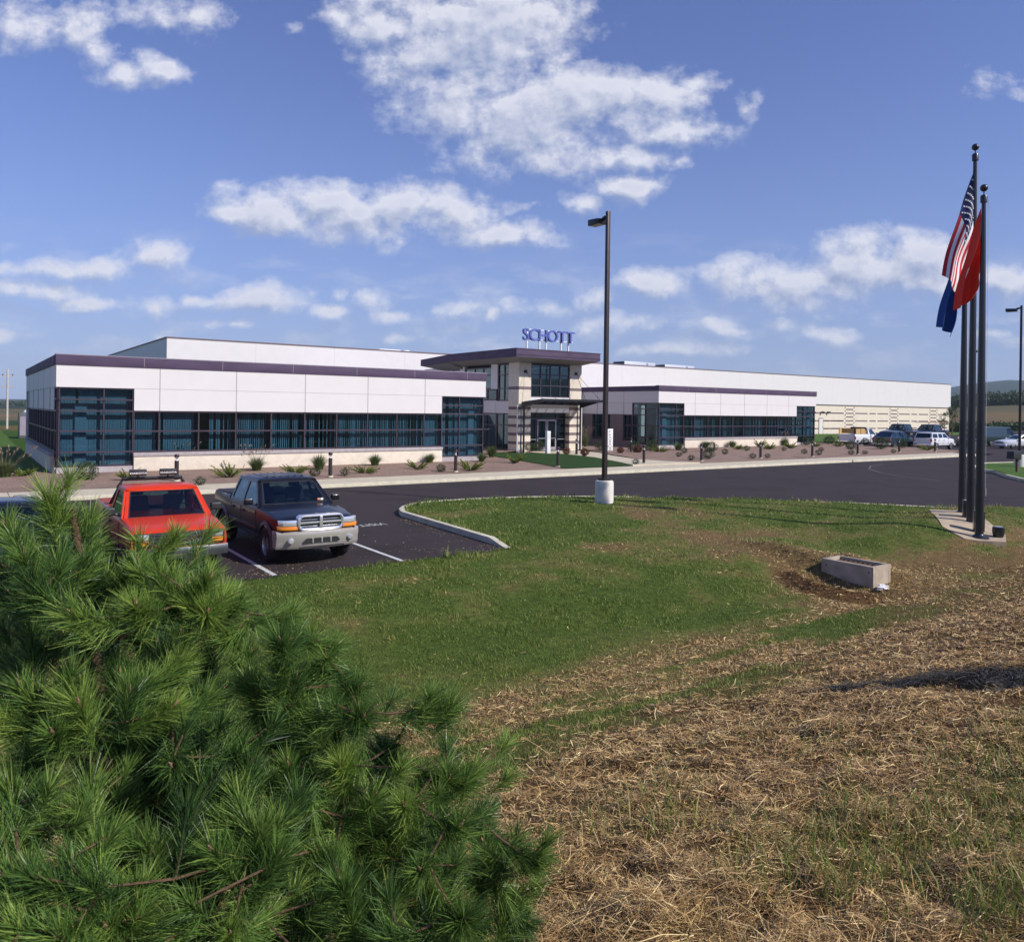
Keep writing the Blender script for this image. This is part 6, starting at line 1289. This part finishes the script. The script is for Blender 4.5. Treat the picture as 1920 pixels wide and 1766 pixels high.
def pine(name, base, top, tips, label, seed, nfill, dens, group=None, fillrad=.8):
    rng = np.random.default_rng(seed); r_ = empty(name, base, 0, label, 'pine tree', group); B = np.array(base); out = [[], [], 0.]; bud = MB()
    mb = MB(); tr = [np.array(q, float) for q in top]; mb.tube([q-B for q in tr], [.036, .032, .026, .018, .010][:len(tr)], 12)
    def trunk_at(z):
        zs_ = [q[2] for q in tr]; z = min(max(z, zs_[0]), zs_[-1]); return np.array([np.interp(z, zs_, [q[i] for q in tr]) for i in range(3)])
    allt = [np.array(t) for t in tips]
    for _ in range(nfill):      # inner and rear shoots fill the crown
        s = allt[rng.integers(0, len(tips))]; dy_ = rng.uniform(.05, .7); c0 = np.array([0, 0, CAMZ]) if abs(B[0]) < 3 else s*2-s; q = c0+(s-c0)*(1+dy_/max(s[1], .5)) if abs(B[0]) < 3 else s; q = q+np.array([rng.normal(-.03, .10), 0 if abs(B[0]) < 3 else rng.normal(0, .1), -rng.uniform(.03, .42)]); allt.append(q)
    nodes = []
    for i, p in enumerate(allt):
        near0 = i < len(tips)
        h = np.hypot(p[0]-trunk_at(p[2])[0], p[1]-trunk_at(p[2])[1]); a = trunk_at(p[2]-.42*h-.06); best = a
        # join a neighbouring branch when one passes nearer than the trunk
        if nodes and h > .25:
            dd = [np.linalg.norm(p-q)+.9*max(0, q[2]-p[2]+.05) for q in nodes]; j = int(np.argmin(dd))
            if dd[j] < .6*np.linalg.norm(p-a): best = nodes[j]
        seg = p-best; L0 = np.linalg.norm(seg); mid1 = best+seg*.4+np.array([0, 0, -.06*L0]); mid2 = best+seg*.75+np.array([0, 0, -.05*L0])
        k = .0035+.0035*min(L0, 1.2); k *= 1 if i < len(tips) else .6; mb.tube([best-B, mid1-B, mid2-B, p-B], [k*1.0, k*.8, k*.62, .0025], 6)
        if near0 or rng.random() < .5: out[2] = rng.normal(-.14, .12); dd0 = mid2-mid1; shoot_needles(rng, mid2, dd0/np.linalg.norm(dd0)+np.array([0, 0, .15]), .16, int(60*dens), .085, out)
        nodes += [mid1, mid2]
        d = p-mid2; d = d/np.linalg.norm(d)*.6+np.array([rng.normal(0, .12), rng.normal(-.05, .12), .85]); d /= np.linalg.norm(d)
        near = i < len(tips); out[2] = rng.normal(-.03 if near else -.24, .16)  # inner and rear shoots toned darker: crown shade put into the needle colour
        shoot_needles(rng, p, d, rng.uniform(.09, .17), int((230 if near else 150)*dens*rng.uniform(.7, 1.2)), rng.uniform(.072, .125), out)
        q = p
        for s_ in range(2 if near else 1):     # last year's growth, looser, further back along the twig
            q2 = mid2*(.45+.3*s_)+p*(.55-.3*s_); dd_ = (p-mid2); shoot_needles(rng, q2, dd_/np.linalg.norm(dd_)+np.array([0, 0, .25]), .12, int(90*dens), .095, out)
        if near and rng.random() < .75:        # side shoots
            for s_ in range(rng.integers(1, 4)):
                e = mid2*.5+p*.5+np.array([rng.normal(0, .085), rng.normal(0, .085), rng.uniform(-.02, .07)]); mb.tube([mid2*.6+p*.4-B, e-B], [.003, .0025], 5); dd_ = e-mid2; shoot_needles(rng, e, dd_/np.linalg.norm(dd_)*.6+np.array([0, 0, .6]), .08, int(110*dens), .085, out)
        bud.tube([p-B-d*.004, p-B+d*.012, p-B+d*.028], [.0035, .0052, .0015], 6)
    V = np.concatenate(out[0])-B; T = np.concatenate(out[1]); n = len(V)//6; i0 = np.arange(n)[:, None]*6
    F = np.concatenate([i0+np.array([[0, 1, 2, 3]]), i0+np.array([[3, 2, 4, 5]])], 1).ravel()
    br_ = mb.build('branches', PBARK, r_, fix=False, smooth=60); addto(br_, bud, mat('pine_bud', (.36, .19, .13), .7, var=.15)); link('needles', big_mesh('needles', V, F, 4, T, NEED), None, r_); return r_
pb = (-1.16, 2.55, hz(-1.16, 2.55)-.03)
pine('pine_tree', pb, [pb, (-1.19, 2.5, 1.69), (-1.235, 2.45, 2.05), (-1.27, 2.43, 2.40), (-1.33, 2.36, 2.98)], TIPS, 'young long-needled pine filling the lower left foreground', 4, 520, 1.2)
p2 = (5.75, 6.15, hz(5.75, 6.15)-.03); t2 = []
for k in range(34):
    z = random.uniform(.35, 1.75); a = random.uniform(0, 6.28); rr = .62*(1.15-z/1.9)*random.uniform(.6, 1.05); t2.append((p2[0]+rr*math.cos(a), p2[1]+rr*math.sin(a), p2[2]+z))
pine('pine_tree', p2, [p2, (p2[0], p2[1], p2[2]+.6), (p2[0]+.03, p2[1], p2[2]+1.2), (p2[0], p2[1], p2[2]+1.75)], t2, 'second young pine just outside the right edge, casting its shadow on the straw', 9, 260, 1.1)
# ================================================================== grass blades and straw
def scatter(n, ymin, ymax, power, seed):
    rng = np.random.default_rng(seed); u = rng.uniform(0, 1, n)
    y = (ymin**(1-power)+u*(ymax**(1-power)-ymin**(1-power)))**(1/(1-power)); x = (rng.uniform(-1, 1, n))*(y*.74+.9); return x, y, rng
def lawn_ok(x, y): return in_poly(x, y, LAWN_POLY) & (edge_dist_abs(x, y) > .06)
def edge_dist_abs(x, y): return np.abs(edge_dist(x, y))
GRASS = leafmat('grass_blade', (.090, .165, .020), (.60, .45, .23), .3, rough=.6, c3=(.24, .275, .065))
def grass(n, ymin, ymax, power, seed, hscale, name, label):
    x, y, rng = scatter(n, ymin, ymax, power, seed); ok = lawn_ok(x, y); x, y = x[ok], y[ok]; ed = edge_dist_abs(x, y); dr = dryness(x, y); a, b = (x-AO[0])*DX[0]+(y-AO[1])*DX[1], -(x-AO[0])*DX[1]+(y-AO[1])*DX[0]
    rr_ = np.hypot(a-9.75, (b+28.9)*.9); sl_ = np.exp(-((rr_-1.3)/.3)**2)*sstep(1.8, 2.3, np.abs(np.arctan2(b+28.9, a-9.75)))
    keep = rng.uniform(0, 1, len(x)) < np.clip(1.15-.75*dr-1.0*sl_-.62*straw_mask(a, b, x, y), .05, 1)
    inbox = (np.abs(a-9.97) < .37) & (np.abs(b+28.75) < .64); inslab = in_poly(x, y, [(13.55, 25.2), (12.1, 21.8), (12.15, 20.85), (13.15, 20.65), (13.75, 21.6), (14.75, 25.0)])
    keep &= ~inbox & ~inslab; x, y, ed, dr, b = x[keep], y[keep], ed[keep], dr[keep], b[keep]; n = len(x); z = heights(x, y)
    tuft = fbmn(x*2.2, y*2.2, 3, 41); h = hscale*rng.uniform(.5, 1.25, n)*(.55+1.3*np.clip(tuft-.35, 0, 1)*1.6)*(1+2.2*np.exp(-ed/.30)*(fbmn(x*1.1, y*1.1, 2, 5) > .40)*(y > 15)); w_ = np.maximum(.0014, y*.00046)*rng.uniform(.7, 1.5, n)
    th = rng.uniform(0, 2*np.pi, n); ln = h*rng.uniform(.1, .9, n); ph = rng.uniform(0, 2*np.pi, n)
    P = np.stack([x, y, z-.01], -1); sd = np.stack([np.cos(th), np.sin(th), 0*th], -1)*w_[:, None]; tip = P+np.stack([np.cos(ph)*ln, np.sin(ph)*ln, h], -1); md = P+np.stack([np.cos(ph)*ln*.35, np.sin(ph)*ln*.35, h*.6], -1)
    V = np.stack([P-sd, P+sd, md+sd*.7, md-sd*.7, tip+sd*.1, tip-sd*.1], 1).reshape(-1, 3); i0 = np.arange(n)[:, None]*6; F = np.concatenate([i0+np.array([[0, 1, 2, 3]]), i0+np.array([[3, 2, 4, 5]])], 1).ravel()
    tone = np.clip(.22+.62*np.clip(dr-.10, 0, 1)+rng.normal(0, .13, n)+.35*(rng.uniform(0, 1, n) < .06), 0, 1)
    tag(link(name, big_mesh(name, V, F, 4, np.repeat(tone, 6), GRASS), None), label, 'grass', kind='stuff')
grass(620000, 2.2, 31, 1.1, 12, .052, 'grass', 'mown green and drying grass over the lawn and bank')
STRAW = leafmat('straw_strand', (.085, .042, .014), (1.0, .78, .38), .10, rough=.42, c3=(.50, .305, .115))
def straw(n, seed):
    x, y, rng = scatter(n, 1.7, 19, 1.35, seed); a, b = (x-AO[0])*DX[0]+(y-AO[1])*DX[1], -(x-AO[0])*DX[1]+(y-AO[1])*DX[0]; ok = lawn_ok(x, y); dr = dryness(x, y)
    ok &= (rng.uniform(0, 1, n) < np.clip((dr-.42)*2.2, .012, 1)) & ~((np.abs(a-9.97) < .37) & (np.abs(b+28.75) < .64)); x, y = x[ok], y[ok]; n = len(x); z = heights(x, y)
    L_ = rng.uniform(.02, .13, n)*(1+.9*(rng.uniform(0, 1, n) < .06)); w_ = np.maximum(.0009, y*.00032)*rng.uniform(.6, 1.8, n); th = rng.normal(.35, 1.0, n)+np.pi*(rng.uniform(0, 1, n) < .5); el = rng.normal(.0, .22, n)+.9*(rng.uniform(0, 1, n) < .05)
    clump = np.clip(fbmn(x*3.6, y*3.6, 3, 77)-.42, 0, 1)*.26; lift = rng.uniform(0, 1, n)**2*(.012+clump); d = np.stack([np.cos(th)*np.cos(el), np.sin(th)*np.cos(el), np.sin(el)], -1)
    P = np.stack([x, y, z+lift], -1); sd = np.stack([-np.sin(th), np.cos(th), rng.normal(0, .5, n)], -1); sd /= np.linalg.norm(sd, axis=1)[:, None]; sd *= w_[:, None]; bend = np.stack([0*x, 0*x, rng.normal(0, .08, n)*L_], -1)+sd*rng.normal(0, 6, n)[:, None]
    A = P-d*L_[:, None]/2; C = P+d*L_[:, None]/2; M = P+bend*.5; A[:, 2] = np.maximum(A[:, 2], z-.01)
    V = np.stack([A-sd, A+sd, M+sd, M-sd, C+sd*.8, C-sd*.8], 1).reshape(-1, 3); i0 = np.arange(n)[:, None]*6; F = np.concatenate([i0+np.array([[0, 1, 2, 3]]), i0+np.array([[3, 2, 4, 5]])], 1).ravel()
    tone = np.clip(rng.beta(1.7, 2.9, n)+.4*(rng.uniform(0, 1, n) < .12), 0, 1)
    tag(link('straw', big_mesh('straw', V, F, 4, np.repeat(tone, 6), STRAW), None), 'dry cut straw mulch strewn over the near bank', 'straw', kind='stuff')
straw(520000, 5)

# weeds growing through the straw, taller towards the lower right
def weeds(n, seed):
    x, y, rng = scatter(n, 2.1, 7, 1.01, seed); m_ = (fbmn(x*1.3, y*1.3, 3, 91) > .56-.10*sstep(.0, 2.2, x)*sstep(5.5, 3, y)) & (x > .3) & (rng.uniform(0, 1, n) < .25+.6*sstep(.2, 2.2, x)*sstep(6, 3, y)); x, y = x[m_], y[m_]; n = len(x); z = heights(x, y)
    h = rng.uniform(.04, .17, n)*(.6+.7*fbmn(x*2, y*2, 2, 3)); w_ = rng.uniform(.0014, .0032, n); th = rng.uniform(0, 6.28, n); ph = rng.uniform(0, 6.28, n); ln = h*rng.uniform(.1, .9, n)
    P = np.stack([x, y, z-.01], -1); sd = np.stack([np.cos(th), np.sin(th), 0*th], -1)*w_[:, None]; tip = P+np.stack([np.cos(ph)*ln, np.sin(ph)*ln, h], -1); md = P+np.stack([np.cos(ph)*ln*.3, np.sin(ph)*ln*.3, h*.6], -1)
    V = np.stack([P-sd, P+sd, md+sd, md-sd, tip+sd*.1, tip-sd*.1], 1).reshape(-1, 3); i0 = np.arange(n)[:, None]*6; F = np.concatenate([i0+np.array([[0, 1, 2, 3]]), i0+np.array([[3, 2, 4, 5]])], 1).ravel()
    tag(link('weeds', big_mesh('weeds', V, F, 4, np.repeat(np.clip(rng.normal(.35, .2, n)+.5*(rng.uniform(0, 1, n) < .15), 0, 1), 6), GRASS), None), 'sparse green weeds pushing up through the straw', 'weeds', kind='stuff')
weeds(60000, 66)

# grit and leaf bits blown onto the asphalt by the grass
rng = np.random.default_rng(19); n = 2600; a = rng.uniform(-14, 4.2, n); b = -23.6+rng.exponential(1.1, n); a2 = np.concatenate([a, 4.35-rng.exponential(.25, 500)]); b2 = np.concatenate([b, rng.uniform(-23.4, -18, 500)])
ok = (b2 < -17.5) & (a2 < 4.35) & (fbmn(a2*.9, b2*1.6, 3, 8) > .42); a2, b2 = a2[ok], b2[ok]; n = len(a2); X = AO[0]+a2*DX[0]-b2*DX[1]; Y = AO[1]+a2*DX[1]+b2*DX[0]
th = rng.uniform(0, 6.28, n); s_ = rng.uniform(.008, .03, n); P = np.stack([X, Y, 0*X+.008], -1); u = np.stack([np.cos(th), np.sin(th), rng.uniform(-.2, .2, n)], -1)*s_[:, None]; v = np.stack([-np.sin(th), np.cos(th), rng.uniform(-.2, .2, n)], -1)*s_[:, None]*.4
V = np.stack([P-u, P-v, P+u, P+v], 1).reshape(-1, 3); V[:, 2] = np.maximum(V[:, 2], .005)
tag(link('dry_litter', big_mesh('dry_litter', V, np.arange(4*n), 4, np.repeat(rng.uniform(0, 1, n), 4), STRAW), None), 'dry leaf bits and grit scattered on the asphalt by the grass', 'leaf litter', kind='stuff')

# the air: one even box of haze round everything
hzb = MB().box(-3450, 3450, -3450, 3450, -24, 260).build('haze', None, fix=True); hm_ = bpy.data.materials.new('air'); hm_.use_nodes = True; t = hm_.node_tree; t.nodes.clear()
o_ = t.nodes.new('ShaderNodeOutputMaterial'); pv = t.nodes.new('ShaderNodeVolumePrincipled'); pv.inputs['Density'].default_value = .00016; pv.inputs['Color'].default_value = (.72, .84, 1, 1); t.links.new(pv.outputs[0], o_.inputs['Volume'])
hzb.data.materials.append(hm_); tag(hzb, 'thin pale air haze over the fields and hills', 'haze', kind='stuff')
scene.cycles.volume_bounces = 0; scene.cycles.volume_max_steps = 64
